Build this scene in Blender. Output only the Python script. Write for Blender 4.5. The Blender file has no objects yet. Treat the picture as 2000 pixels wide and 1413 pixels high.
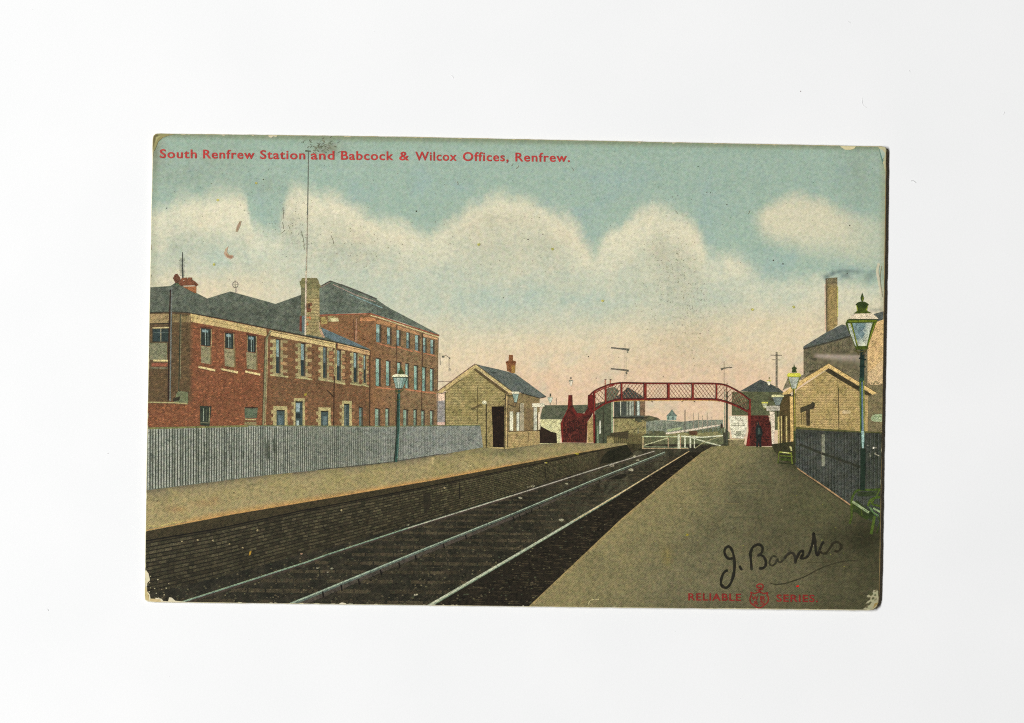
import bpy, bmesh, math, random
from mathutils import Vector, noise
random.seed(7)
R = random.Random(11)

# ------------------------------------------------------------------ camera, world, lamp, exposure
sc = bpy.context.scene
COL = sc.collection
sc.unit_settings.system = 'METRIC'
sc.unit_settings.scale_length = 0.00979          # one unit = 9.8 mm, so the card is 14 cm wide

cam_d = bpy.data.cameras.new('camera')
cam = bpy.data.objects.new('camera', cam_d); COL.objects.link(cam)
DIST = 40.0
cam.location = (0, 0, DIST + 0.05)
cam_d.sensor_width = 36
cam_d.lens = 36 * DIST / 20.0
cam_d.clip_start = 1; cam_d.clip_end = 500
sc.camera = cam

world = bpy.data.worlds.new('World'); sc.world = world; world.use_nodes = True
bg = world.node_tree.nodes['Background']
bg.inputs[0].default_value = (1.0, 0.84, 0.6, 1); bg.inputs[1].default_value = 0.03

def area(name, loc, aim, sx, sy, power, color):
    l = bpy.data.lights.new(name, 'AREA'); l.shape = 'RECTANGLE'; l.size = sx; l.size_y = sy
    l.energy = power; l.color = color
    o = bpy.data.objects.new(name, l); COL.objects.link(o); o.location = loc
    d = Vector(aim) - Vector(loc)
    z = -d.normalized(); y = Vector((0, 1, 0)); x = y.cross(z).normalized(); y = z.cross(x)
    from mathutils import Matrix
    o.rotation_euler = Matrix((x, y, z)).transposed().to_euler()
    return o
# the long scanner tube: a strip lamp parallel to the card's short side, to its left
area('tube_lamp', (-215, 25, 215), (0, 0, 0), 34, 230, 1470000, (1.0, 1.0, 1.0))
area('fill_lamp', (120, -30, 260), (0, 0, 0), 60, 60, 9000, (0.98, 0.99, 1.0))  # weak fill light added opposite the tube, not a seen source

sc.view_settings.view_transform = 'Standard'; sc.view_settings.look = 'None'
sc.cycles.use_denoising = False; sc.cycles.max_bounces = 3; sc.cycles.filter_width = 1.15
sc.view_settings.exposure = 0; sc.view_settings.gamma = 1

# ------------------------------------------------------------------ helpers
PX = 0.01
LAYER = 2e-4
TOP = 0.040                                       # thickness of the card
CX, CY = 0.07, -0.20                              # centre of the card

def lin(v):
    v /= 255.0
    return v / 12.92 if v <= 0.04045 else ((v + 0.055) / 1.055) ** 2.4
def C(r, g, b): return (lin(r), lin(g), lin(b), 1.0)
def mixc(a, b, t):
    t = max(0.0, min(1.0, t)); return tuple(a[i] + (b[i] - a[i]) * t for i in range(3)) + (1.0,)
def shade(c, f): return (c[0] * f, c[1] * f, c[2] * f, 1.0)
def jit(c, a=0.06):
    f = 1 + R.uniform(-a, a); return shade(c, f)
def ss(a, b, x):
    if a == b: return 0.0 if x < a else 1.0
    t = max(0.0, min(1.0, (x - a) / (b - a))); return t * t * (3 - 2 * t)
def Z(ox, oy, s):
    return lambda *p: [(ox + x / s, oy + y / s) for x, y in p]
def interp(tab, x):
    if x <= tab[0][0]: return tab[0][1]
    for (a, ya), (b, yb) in zip(tab, tab[1:]):
        if x <= b: return ya + (yb - ya) * (x - a) / (b - a)
    return tab[-1][1]
def W(p): return ((p[0] - 1000) * PX - CX, (706.5 - p[1]) * PX - CY)     # picture point -> card-local

OUT = [(299,274),(300,266),(304,262.5),(312,262),(770,268),(1250,278),(1722,287.5),(1728.5,289),(1730.5,294),
       (1728,500),(1724,720),(1721,900),(1718,1110),(1716,1172),(1713,1184),(1706,1190),(1696,1191.5),
       (1300,1187.5),(1000,1184),(600,1179.5),(300,1175.5),(288,1174),(284,1171),(283,1164),(287,900),(291,680),(295,480)]

def clip(pts):
    out = list(pts)
    n = len(OUT)
    for i in range(n):
        a, b = OUT[i], OUT[(i + 1) % n]
        ex, ey = b[0] - a[0], b[1] - a[1]
        f = lambda p: ex * (p[1] - a[1]) - ey * (p[0] - a[0])      # >=0 inside (clockwise on screen, y down)
        if all(f(p) >= 0 for p in out): continue
        src, out = out, []
        for j in range(len(src)):
            p, q = src[j - 1], src[j]
            fp, fq = f(p), f(q)
            if (fp >= 0) != (fq >= 0):
                t = fp / (fp - fq); out.append((p[0] + (q[0] - p[0]) * t, p[1] + (q[1] - p[1]) * t))
            if fq >= 0: out.append(q)
        if len(out) < 3: return []
    return out

def inside(p):
    for i in range(len(OUT)):
        a, b = OUT[i], OUT[(i + 1) % len(OUT)]
        if (b[0] - a[0]) * (p[1] - a[1]) - (b[1] - a[1]) * (p[0] - a[0]) < 0: return False
    return True

def mat_ink(name, grain=0.10, dots=0.30, mottle=0.10, streak=None, rough=0.55):
    m = bpy.data.materials.new(name); m.use_nodes = True
    nt = m.node_tree; N = nt.nodes; L = nt.links
    b = N['Principled BSDF']; b.inputs['Roughness'].default_value = rough
    b.inputs['Specular IOR Level'].default_value = 0.12
    at = N.new('ShaderNodeVertexColor'); at.layer_name = 'ink'
    tc = N.new('ShaderNodeTexCoord')
    def math_(op, a, bb=None):
        n = N.new('ShaderNodeMath'); n.operation = op
        for i, v in enumerate((a, bb)):
            if v is None: continue
            if isinstance(v, (int, float)): n.inputs[i].default_value = v
            else: L.new(v, n.inputs[i])
        return n.outputs[0]
    sep = N.new('ShaderNodeSeparateXYZ'); L.new(tc.outputs['Object'], sep.inputs[0])
    # half-tone screen
    k = 2 * math.pi / 0.0505
    u = math_('ADD', math_('MULTIPLY', sep.outputs[0], k * 0.985), math_('MULTIPLY', sep.outputs[1], k * 0.17))
    v = math_('SUBTRACT', math_('MULTIPLY', sep.outputs[1], k * 1.16), math_('MULTIPLY', sep.outputs[0], k * 0.17))
    dot = math_('MULTIPLY', math_('SINE', u), math_('SINE', v))
    def nz(scale, detail, sx=1.0, sy=1.0, off=0.0):
        mp = N.new('ShaderNodeMapping'); mp.inputs['Scale'].default_value = (sx, sy, 1)
        mp.inputs['Location'].default_value = (off, off * .7, 0)
        L.new(tc.outputs['Object'], mp.inputs[0])
        t = N.new('ShaderNodeTexNoise'); t.inputs['Scale'].default_value = scale; t.inputs['Detail'].default_value = detail
        L.new(mp.outputs[0], t.inputs[0]); return t
    g1 = nz(34, 3); g2 = nz(2.2, 6, off=3.3); g3 = nz(14, 2, off=8.1)
    # dots of uneven weight on the turned screen: one random value per cell
    cell = 0.0215
    fu = math_('FLOOR', math_('MULTIPLY', math_('ADD', sep.outputs[0], sep.outputs[1]), 0.7071 / cell))
    fv = math_('FLOOR', math_('MULTIPLY', math_('SUBTRACT', sep.outputs[0], sep.outputs[1]), 0.7071 / cell))
    cb = N.new('ShaderNodeCombineXYZ'); L.new(fu, cb.inputs[0]); L.new(fv, cb.inputs[1])
    wn = N.new('ShaderNodeTexWhiteNoise'); wn.noise_dimensions = '2D'; L.new(cb.outputs[0], wn.inputs[0])
    a = math_('ADD', math_('MULTIPLY', math_('SUBTRACT', g1.outputs[0], 0.5), grain * 2.0), math_('MULTIPLY', math_('SUBTRACT', wn.outputs[0], 0.5), grain * 1.25))
    c = math_('MULTIPLY', math_('SUBTRACT', g2.outputs[0], 0.5), mottle * 2)
    e = math_('MULTIPLY', math_('SUBTRACT', g3.outputs[0], 0.5), grain * 1.6)
    d = math_('MULTIPLY', dot, dots)
    tot = math_('ADD', math_('ADD', math_('ADD', math_('ADD', a, c), d), e), 1.0)
    if streak:
        s = nz(streak[0], 3, streak[1], streak[2], 5.0)
        tot = math_('ADD', tot, math_('MULTIPLY', math_('SUBTRACT', s.outputs[0], 0.5), streak[3]))
    tot = math_('MAXIMUM', tot, 0.15)
    mul = N.new('ShaderNodeVectorMath'); mul.operation = 'SCALE'
    yel = N.new('ShaderNodeMixRGB'); yel.blend_type = 'MULTIPLY'; yel.inputs[0].default_value = 1; yel.inputs[2].default_value = (0.94, 0.925, 0.86, 1)
    L.new(at.outputs[0], yel.inputs[1]); L.new(yel.outputs[0], mul.inputs[0]); L.new(tot, mul.inputs['Scale'])
    # small drift of hue, as the separate colour plates leave
    hs = N.new('ShaderNodeMixRGB'); hs.blend_type = 'SOFT_LIGHT'; hs.inputs[0].default_value = 0.17
    L.new(mul.outputs[0], hs.inputs[1]); L.new(g3.outputs[1], hs.inputs[2])
    L.new(hs.outputs[0], b.inputs['Base Color'])
    return m

M_SKY   = mat_ink('sky_ink', 0.16, 0.10, 0.05)
M_INK   = mat_ink('print_ink', 0.50, 0.32, 0.12)
M_DARK  = mat_ink('dark_print_ink', 0.55, 0.40, 0.3)
M_COURSE= mat_ink('stone_course_ink', 0.45, 0.35, 0.22, streak=(9, 0.5, 4, 0.9))
M_PLAT  = mat_ink('platform_ink', 0.38, 0.30, 0.18, streak=(5, 0.7, 4, 0.18))
M_RED   = mat_ink('red_letter_ink', 0.3, 0.12, 0.06)
M_PEN   = mat_ink('pen_ink', 0.14, 0.10, 0.10, rough=0.4)
M_PAPER = mat_ink('bare_paper', 0.10, 0.0, 0.12)

def fb(x, y, s, o=0.0): return noise.fractal(Vector((x / s + o, y / s + o, o)), 0.6, 2.0, 4)
def tex(c, sc=14, amp=.22, o=1.0, c2=None):
    def f(x, y):
        n = fb(x, y, sc, o) + .5 * fb(x, y, sc * .25, o + 3)
        return mixc(shade(c, 1 - amp * .5), c2 or shade(c, 1 + amp), .5 + n)
    return f
class Ink:
    """one printed part: flat films of ink lying on the card, later ones a few microns higher"""
    def __init__(s): s.v = []; s.f = []; s.c = []; s.n = 0
    def z(s, layer):
        s.n += 1; return TOP + LAYER * (layer + 1) + (s.n % 22) * 8e-6
    def poly(s, pts, col, layer, cut=True):
        if cut: pts = clip(pts)
        if len(pts) < 3: return
        z = s.z(layer); b = len(s.v)
        q = [W(p) for p in pts]
        ar = sum(q[i - 1][0] * q[i][1] - q[i][0] * q[i - 1][1] for i in range(len(q)))
        if ar < 0: q.reverse()
        s.v += [(x, y, z) for x, y in q]; s.f.append(list(range(b, b + len(q)))); s.c += [col] * len(q)
    def rect(s, x0, y0, x1, y1, col, layer): s.poly([(x0, y0), (x1, y0), (x1, y1), (x0, y1)], col, layer)
    def grad(s, pts, fn, layer, step=8, stepy=None):
        pts = clip(pts)
        if len(pts) < 3: return
        z = s.z(layer)
        bm = bmesh.new()
        bm.faces.new([bm.verts.new((p[0], -p[1], 0)) for p in pts])
        bmesh.ops.triangulate(bm, faces=bm.faces[:])
        xs = [p[0] for p in pts]; ys = [p[1] for p in pts]
        x = math.ceil(min(xs) / step) * step
        while x < max(xs):
            bmesh.ops.bisect_plane(bm, geom=bm.verts[:] + bm.edges[:] + bm.faces[:], plane_co=(x, 0, 0), plane_no=(1, 0, 0)); x += step
        st = stepy or step
        y = math.ceil(min(ys) / st) * st
        while y < max(ys):
            bmesh.ops.bisect_plane(bm, geom=bm.verts[:] + bm.edges[:] + bm.faces[:], plane_co=(0, -y, 0), plane_no=(0, 1, 0)); y += st
        bm.verts.index_update(); b = len(s.v)
        for v in bm.verts:
            px, py = v.co.x, -v.co.y
            w = W((px, py)); s.v.append((w[0], w[1], z)); s.c.append(fn(px, py))
        for f in bm.faces:
            idx = [b + v.index for v in f.verts]
            f.normal_update()
            if f.normal.z < 0: idx.reverse()
            s.f.append(idx)
        bm.free()
    def line(s, pts, w, col, layer):
        """ribbon; w one width or a width per point"""
        n = len(pts)
        ws = w if isinstance(w, (list, tuple)) else [w] * n
        z = s.z(layer); b = len(s.v)
        for i, p in enumerate(pts):
            a = pts[max(i - 1, 0)]; c = pts[min(i + 1, n - 1)]
            dx, dy = c[0] - a[0], c[1] - a[1]; l = math.hypot(dx, dy) or 1
            nx, ny = -dy / l, dx / l
            for sg in (1, -1):
                q = W((p[0] + sg * nx * ws[i] / 2, p[1] + sg * ny * ws[i] / 2))
                s.v.append((q[0], q[1], z + i * 2e-6)); s.c.append(col)
        for i in range(n - 1):
            a = b + 2 * i
            p0, p1, p2 = s.v[a], s.v[a + 1], s.v[a + 3]
            ar = (p1[0] - p0[0]) * (p2[1] - p0[1]) - (p1[1] - p0[1]) * (p2[0] - p0[0])
            f = [a, a + 1, a + 3, a + 2]
            if ar < 0: f.reverse()
            q = [((s.v[k][0] + CX) / PX + 1000, 706.5 - (s.v[k][1] + CY) / PX) for k in f]
            if all(inside(p) for p in q): s.f.append(f)
            else:
                zz = s.v[a][2]; q = clip(q)
                if len(q) >= 3:
                    b3 = len(s.v)
                    for p in q:
                        w3 = W(p); s.v.append((w3[0], w3[1], zz)); s.c.append(col)
                    ar = sum(s.v[b3+k-1][0]*s.v[b3+k][1] - s.v[b3+k][0]*s.v[b3+k-1][1] for k in range(len(q)))
                    f = list(range(b3, b3 + len(q))); s.f.append(f if ar > 0 else f[::-1])
    def blob(s, x, y, rx, ry, col, layer, n=9, rough=0.25, rot=0.0):
        pts = []
        for i in range(n):
            t = 2 * math.pi * i / n; r = 1 + R.uniform(-rough, rough)
            a, b2 = rx * r * math.cos(t), ry * r * math.sin(t)
            pts.append((x + a * math.cos(rot) - b2 * math.sin(rot), y + a * math.sin(rot) + b2 * math.cos(rot)))
        s.poly(pts, col, layer)
    def build(s, name, mat, parent=None, label=None, kind=None):
        me = bpy.data.meshes.new(name); me.from_pydata(s.v, [], s.f)
        at = me.color_attributes.new('ink', 'FLOAT_COLOR', 'POINT')
        at.data.foreach_set('color', [x for c in s.c for x in c])
        me.materials.append(mat); me.update()
        o = bpy.data.objects.new(name, me); COL.objects.link(o)
        o.parent = parent if parent is not None else CARD
        if label: o['label'] = label
        if kind: o['kind'] = kind
        return o

# ------------------------------------------------------------------ the surface under the card
def mat_white():
    m = bpy.data.materials.new('white_backing'); m.use_nodes = True
    N = m.node_tree.nodes; L = m.node_tree.links; b = N['Principled BSDF']
    b.inputs['Roughness'].default_value = 0.7; b.inputs['Specular IOR Level'].default_value = 0.1
    tc = N.new('ShaderNodeTexCoord')
    t = N.new('ShaderNodeTexNoise'); t.inputs['Scale'].default_value = 0.35; t.inputs['Detail'].default_value = 5
    L.new(tc.outputs['Object'], t.inputs[0])
    t2 = N.new('ShaderNodeTexNoise'); t2.inputs['Scale'].default_value = 22; t2.inputs['Detail'].default_value = 2
    L.new(tc.outputs['Object'], t2.inputs[0])
    ad = N.new('ShaderNodeMath'); ad.operation = 'MULTIPLY_ADD'; ad.inputs[1].default_value = 0.25
    L.new(t2.outputs[0], ad.inputs[0]); L.new(t.outputs[0], ad.inputs[2])
    r = N.new('ShaderNodeValToRGB')
    r.color_ramp.elements[0].position = 0.35; r.color_ramp.elements[0].color = (0.838, 0.848, 0.850, 1)
    r.color_ramp.elements[1].position = 0.95; r.color_ramp.elements[1].color = (0.880, 0.884, 0.885, 1)
    L.new(ad.outputs[0], r.inputs[0]); L.new(r.outputs[0], b.inputs['Base Color'])
    bp = N.new('ShaderNodeBump'); bp.inputs['Strength'].default_value = 0.05; bp.inputs['Distance'].default_value = 0.01
    L.new(t2.outputs[0], bp.inputs['Height']); L.new(bp.outputs[0], b.inputs['Normal'])
    return m
bm = bmesh.new()
bmesh.ops.create_cube(bm, size=1)
for v in bm.verts: v.co = (v.co.x * 60, v.co.y * 46, v.co.z * 0.4 - 0.2)
me = bpy.data.meshes.new('white_backing_sheet'); bm.to_mesh(me); bm.free()
me.materials.append(mat_white())
sheet = bpy.data.objects.new('white_backing_sheet', me); COL.objects.link(sheet)
sheet['kind'] = 'structure'; sheet['label'] = 'plain white backing sheet lying under the postcard'

# ------------------------------------------------------------------ the postcard
CARD = bpy.data.objects.new('postcard', None); COL.objects.link(CARD)
TILT = 0.0024
CARD.location = (CX, CY, 7.2 * TILT + 0.001); CARD.rotation_euler = (0, -TILT, 0)
CARD['label'] = 'old colour-tinted picture postcard of a railway station with worn corners'
CARD['category'] = 'postcard'

def card_stock():
    # outline a hair larger than the print, slightly ragged, with soft rounded edges
    pts = []
    n = len(OUT)
    for i in range(n):
        a, b = OUT[i], OUT[(i + 1) % n]
        l = math.hypot(b[0] - a[0], b[1] - a[1]); k = max(1, int(l / 7))
        for j in range(k): pts.append((a[0] + (b[0] - a[0]) * j / k, a[1] + (b[1] - a[1]) * j / k))
    m = len(pts); o2 = []
    for i, p in enumerate(pts):
        a, b = pts[i - 1], pts[(i + 1) % m]
        dx, dy = b[0] - a[0], b[1] - a[1]; l = math.hypot(dx, dy)
        nx, ny = dy / l, -dx / l
        e = 0.9 + 0.5 * noise.noise(Vector((p[0] * .05, p[1] * .05, 0))) + R.uniform(-.15, .15)
        if p[0] < 300: e += 0.5
        if p[1] > 1170 and p[0] < 480: e += .4
        o2.append((p[0] + nx * e, p[1] + ny * e, nx, ny))
    rings = [(-1.0, 0.0), (0.0, 0.006), (0.25, 0.018), (0.0, 0.034), (-0.8, TOP)]
    v = []; f = []
    for off, z in rings:
        for (x, y, nx, ny) in o2:
            w = W((x + nx * off, y + ny * off)); v.append((w[0], w[1], z))
    for r in range(len(rings) - 1):
        for i in range(m):
            a = r * m + i; b = r * m + (i + 1) % m
            f.append([b, a, a + m, b + m])
    f.append([(len(rings) - 1) * m + i for i in range(m)][::-1]); f.append(list(range(m)))
    me = bpy.data.meshes.new('card_stock'); me.from_pydata(v, [], f)
    at = me.color_attributes.new('ink', 'FLOAT_COLOR', 'POINT')
    cols = []
    for ri, (off, z) in enumerate(rings):
        for (x, y, nx, ny) in o2:
            c = C(212, 204, 172)
            if x < 300: c = C(226, 222, 200)
            if x > 1700 : c = C(150, 132, 92)
            if y < 300: c = C(176, 168, 130)
            cols += c
    at.data.foreach_set('color', cols)
    me.materials.append(M_PAPER); me.update()
    bmm = bmesh.new(); bmm.from_mesh(me); bmesh.ops.recalc_face_normals(bmm, faces=bmm.faces[:]); bmm.to_mesh(me); bmm.free()
    o = bpy.data.objects.new('card_stock', me); COL.objects.link(o); o.parent = CARD
    o['label'] = 'cream paperboard of the card, bare at its worn edges and corners'
card_stock()

# ---- sky
BLUE = C(160, 183, 171); BLUE2 = C(166, 189, 176); CREAM = C(225, 221, 197); GREY = C(204, 207, 187)
GB = C(182, 198, 186); WARM = C(226, 211, 182); PINK = C(229, 199, 170)
TOPB = [(290,425),(315,410),(345,392),(400,388),(440,378),(468,378),(482,395),(488,435),(497,446),(515,452),(545,450),(556,400),
        (566,378),(585,372),(620,380),(660,390),(700,412),(740,430),(780,437),(820,450),(842,462),(858,450),(870,438),(900,425),
        (915,405),(950,390),(975,381),(1000,388),(1030,392),(1060,405),(1085,418),(1110,422),(1122,435),(1135,455),(1150,480),
        (1160,494),(1172,482),(1188,455),(1215,445),(1235,425),(1255,411),(1280,402),(1310,415),(1340,425),(1360,445),(1372,475),
        (1384,500),(1410,496),(1440,505),(1462,522),(1490,542),(1530,553),(1560,545),(1620,548),(1735,565)]
C6T = [(1455,437),(1468,425),(1500,402),(1530,386),(1570,381),(1610,391),(1640,410),(1680,421),(1735,428)]
C6B = [(1455,437),(1470,442),(1500,468),(1530,482),(1580,497),(1650,508),(1735,525)]
def skyc(x, y):
    wob = 9 * fb(x, y, 40, 1.0) + 6 * fb(x, y, 9, 4.0)
    c = mixc(BLUE, BLUE2, ss(330, 560, y))
    c = mixc(c, C(150, 176, 160), 0.5 * ss(320, 262, y) + .15 * fb(x, y, 90, 2.0))
    c = mixc(c, C(150, 176, 186), 0.35 * max(0, fb(x, y, 80, 12.0)) * ss(300, 340, y))
    tb = interp(TOPB, x) + wob
    soft = 27 + 11 * fb(x, y, 100, 9)
    if 540 < x < 600: soft = 30
    if x > 1500: soft = 26
    elif x < 345 or 770 < x < 850: soft = 22
    cl = ss(tb - soft, tb + soft, y)
    # colour inside the cloud bank: cream rim, greyer body, blue-grey hollows, warm horizon
    d = y - tb
    body = mixc(CREAM, GREY, ss(22, 105, d + 30 * fb(x, y, 60, 3)))
    hol = 0
    for (hx, hy, rx, ry, a) in ((1010,600,230,52,1),(700,545,150,60,.6),(400,515,130,50,.85),(560,470,60,40,.6),(640,560,60,60,.5),(1130,560,120,60,.4),(330,465,40,60,.5),
                                 (1480,575,110,45,.6),(1420,575,55,28,.85),(1395,520,22,30,.6),(880,555,90,45,.6),(1300,600,150,60,.3),(520,500,60,60,.4),(1650,590,90,50,.35),(860,500,70,50,.3)):
        q = ((x - hx) / rx) ** 2 + ((y - hy) / ry) ** 2
        hol = max(hol, a * math.exp(-q * q * .8))
    body = mixc(body, GB, hol * (0.8 + 0.5 * fb(x, y, 50, 6)))
    hz = ss(585, 675, y + 18 * fb(x, y, 90, 7) - 12 * ss(600, 900, x) * (1 - ss(1150, 1250, x)) + 20 * ss(1300,1500,x) - (x < 600) * 0)
    hz = max(hz, 0.8 * ss(500, 575, y) * (1 - ss(430, 660, x)))
    body = mixc(body, WARM, hz)
    body = mixc(body, PINK, ss(650, 770, y + 25 * fb(x, y, 70, 8)) * ss(850, 1050, x + 30) * .95)
    body = mixc(body, PINK, .5 * ss(700, 760, y) * ss(840, 900, x))
    n1 = fb(x, y, 45, 14); n2 = fb(x, y, 7, 15)
    body = mixc(body, C(196,200,180), .55 * max(0, n1) * ss(10, 60, d))
    body = mixc(body, C(224,212,186), .4 * max(0, -n1))
    body = shade(body, 1 + .07 * n2)
    c = mixc(c, body, cl)
    if x > 1450:
        t = interp(C6T, x) + wob * .8; b = interp(C6B, x) + wob
        m6 = ss(t - 18, t + 22, y) * (1 - ss(b - 34, b + 26, y)) * ss(1452, 1500, x)
        c = mixc(c, mixc(C(218,213,188), C(200,205,184), max(ss(1600, 1720, x), .8 * ss(440, 490, y))), m6 * (.92 - .3 * ss(1640, 1727, x)))
    # foxed, dirty zones
    for (hx, hy, rx, ry, a) in ((1325,540,40,75,.13),(1290,490,20,30,.16),(950,470,120,60,.10),(680,480,70,50,.14),(570,440,25,40,.2),
                                 (980,430,60,14,.12),(1355,660,60,60,.10),(370,340,110,40,.16),(430,300,60,30,.12),(1680,330,40,90,.14),
                                 (350,480,60,40,.14),(640,290,30,14,.5),(300,300,20,40,.5),(1090,470,60,40,.08),(520,365,30,20,.14),(1310,690,90,30,.08)):
        q = ((x - hx) / rx) ** 2 + ((y - hy) / ry) ** 2
        if q < 5: c = mixc(c, C(120, 112, 88), a * math.exp(-q) * (1 + .6 * fb(x, y, 14, 5)))
    # grubby band along the top and left edges
    e = interp([(290, 262), (1730, 288)], x)
    c = mixc(c, C(126, 134, 104), .75 * (1 - ss(e, e + 11, y)) + .25 * (1 - ss(300, 312, x)) )
    if x > 1712: c = mixc(c, C(150, 152, 118), .5 * ss(1712, 1728, x))
    return c
s = Ink(); s.grad([(280,255),(1735,255),(1735,885),(280,885)], skyc, 0, 5)
sky = s.build('printed_sky', M_SKY, label='pale blue-green printed sky with cream cumulus clouds, pink towards the horizon')

# ---- sky: chimney smoke
zf = Z(1460, 500, 6.423)
SMK = C(108, 124, 122)
SPOTS = [(1615,541,7,5,.9,-.6),(1626,535,9,4.5,.9,-.5),(1640,531,13,4,.85,-.15),(1655,530,13,4,.85,0),(1672,531,13,4,.6,0),(1651,539,10,7,.7,0),(1690,532,22,3,.35,0),(1698,541,14,8,.55,-.6),(1708,532,9,6,.45,-.5),(1712,606,14,4,.5,-.1)]
def smokec(x, y):
    c = skyc(x, y); a = 0
    for hx, hy, rx, ry, k, ro in SPOTS:
        dx, dy = x - hx, y - hy; u = dx * math.cos(ro) + dy * math.sin(ro); v = -dx * math.sin(ro) + dy * math.cos(ro)
        a = max(a, k * math.exp(-((u / rx) ** 2 + (v / ry) ** 2)))
    return mixc(c, SMK, a)
s = Ink(); s.grad([(1600,518),(1650,512),(1727,512),(1727,615),(1690,615),(1660,560),(1600,560)], smokec, 1, 2.5)
s.build('factory_smoke', M_SKY, label='wisp of dark smoke blowing right from the factory chimney')

# ------------------------------------------------------------------ far background between the platforms
zb = Z(1240, 670, 6.143); z2 = Z(1040, 670, 6.424)
s = Ink()
s.poly([(1240,812),(1262,814),(1262,821),(1297,821),(1330,824),(1360,821),(1412,820),(1412,850),(1240,850)], C(134,140,124), 2)
for i in range(60):
    x = R.uniform(1245, 1410); s.rect(x, R.uniform(822, 834), x + R.uniform(1, 2), R.uniform(838, 850), jit(C(112,120,106), .2), 3)
s.poly([(1240,815),(1284,816),(1290,820),(1262,824),(1240,826)], C(84,86,66), 3)
s.build('distant_treeline', M_INK, label='blue-grey line of distant trees and posts behind the gates')
s = Ink()
s.poly([(1240,842),(1300,848),(1412,834),(1425,845),(1425,890),(1240,890)], C(104,108,80), 3)
s.poly([(1240,842),(1300,842),(1300,890),(1240,890)], C(96,98,72), 3)
s.poly([(1300,848),(1330,842),(1345,848),(1400,843),(1412,852),(1300,856)], C(136,132,92), 4)
s.rect(1346,842,1362,850,C(92,68,50),5)
s.build('far_ground', M_INK, label='olive ground beyond the level-crossing gates')
s = Ink(); s.poly(zb((365,1080),(600,1045),(800,1012),(1030,975),(1030,992),(800,1035),(600,1068),(380,1098)), C(222,208,188), 5)
s.poly(zb((380,1040),(560,1010),(560,1035),(400,1068)), C(160,170,130), 4)
s.build('white_road', M_INK, label='pale road running off to the horizon')
s = Ink()
s.poly(zb((445,795),(470,835),(510,880),(372,880),(420,830)), C(112,128,118), 4)
s.poly(zb((380,880),(500,880),(495,930),(385,930)), C(150,170,156), 4)
s.rect(1304,814,1307,820,C(90,110,100),5); s.rect(1313,814,1316,820,C(90,110,100),5)
s.build('distant_cupola', M_INK, label='small pointed cupola above the distant trees')
for x, y0, y1, w, c in ((1337.7,801,845,1.8,C(96,92,80)),(1354,806,838,1,C(150,140,122)),(1364,808,838,1,C(160,148,130)),
                        (1372,812,838,1,C(160,148,130)),(1381,806,838,1.2,C(150,136,118)),(1390,814,838,1,C(165,150,132)),(1398,818,836,1,C(150,140,122))):
    s = Ink(); s.line([(x, y0), (x, y1)], w, c, 5); s.build('distant_pole', M_INK)

# level crossing gates
GW = C(214,216,188)
def stroke_part(name, lines, label=None, mat=None, parent=None):
    s = Ink()
    for pts, w, c, l in lines: s.line(pts, w, c, l)
    return s.build(name, mat or M_INK, parent, label)
g = stroke_part('crossing_gate', [([(1254,853),(1330,853)],2.2,C(190,200,160),7),([(1254,876),(1345,876.5)],1.8,C(170,150,116),7),
     ([(1256,873),(1343,874)],1.2,C(150,165,130),7),([(1258,870),(1305,855.5)],1.8,C(190,190,150),7),([(1256,853),(1255.5,876)],2,C(185,170,130),7)],
     'left half of the white level-crossing gates')
for x, w, y0 in ((1305,1.6,856),(1325.5,4.2,849),(1328.6,1.4,852)):
    stroke_part('gate_post', [([(x,y0),(x,877)],w,GW if w>2 else C(190,160,130),8)], parent=g)
g = stroke_part('crossing_gate', [([(1330,852.5),(1370,854.5),(1412,851)],2.4,GW,7),([(1348,854),(1380,864.5),(1407,871)],1.8,GW,7),
     ([(1362,858),(1393,866),(1408,870)],1.1,C(180,180,150),7),([(1357,876),(1376,863),(1392,858),(1410,852)],1.1,C(180,175,130),7)],
     'right half of the white level-crossing gates')
for x, w in ((1337.7,2.6),(1348.3,3),(1356,1.8)):
    stroke_part('gate_post', [([(x,851),(x,875)],w,GW,8)], parent=g)

# ------------------------------------------------------------------ right-hand background: sheds, posters, poles
s = Ink()
s.poly([(1429,766),(1520,764),(1545,770),(1545,840),(1504,840),(1504,812),(1429,812)], C(92,96,70), 3)
sh = s.build('dark_shed', M_INK, label='dark olive shed with a pointed roof behind the footbridge')
s = Ink(); s.poly([(1444,765),(1485,741.6),(1500,748),(1520,758),(1532,768),(1520,766)], C(78,84,79), 4); s.build('shed_roof', M_INK, sh)
s = Ink(); s.poly(zb((1130,878),(1330,880),(1345,960),(1335,1080),(1300,1150),(1165,1140),(1140,1000)), C(226,222,198), 4)
for i in range(46):
    x = R.uniform(1428, 1453); y = R.choice([817,821,826,830,838,843,848,851]); s.rect(x, y, x + R.uniform(1,4), y + R.uniform(.8, 2.2), jit(C(160,158,136), .2), 5)
s.rect(1437,842,1447,852,C(150,152,130),5)
s.line([(1428,831),(1456,832)],1,C(130,128,108),6)
s.build('white_poster_board', M_INK, label='white board of small posters left of the red stairs')
s = Ink(); s.poly([(1416,857),(1455,857),(1453,867),(1460,873),(1412,873)], C(134,124,90), 3); s.rect(1420,858,1453,860,C(196,180,140),4)
s.build('board_base', M_INK)
s = Ink(); s.line([(1415,765),(1415,845)],2,C(150,155,130),6); s.line([(1419.5,765),(1419,870)],4.2,C(72,74,62),6); s.line([(1414,845),(1416,872)],5,C(62,64,50),6)
s.blob(1409,832,2.2,5,C(70,58,48),6)
s.build('gate_support_post', M_INK, label='dark post at the right end of the crossing gates')
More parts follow.
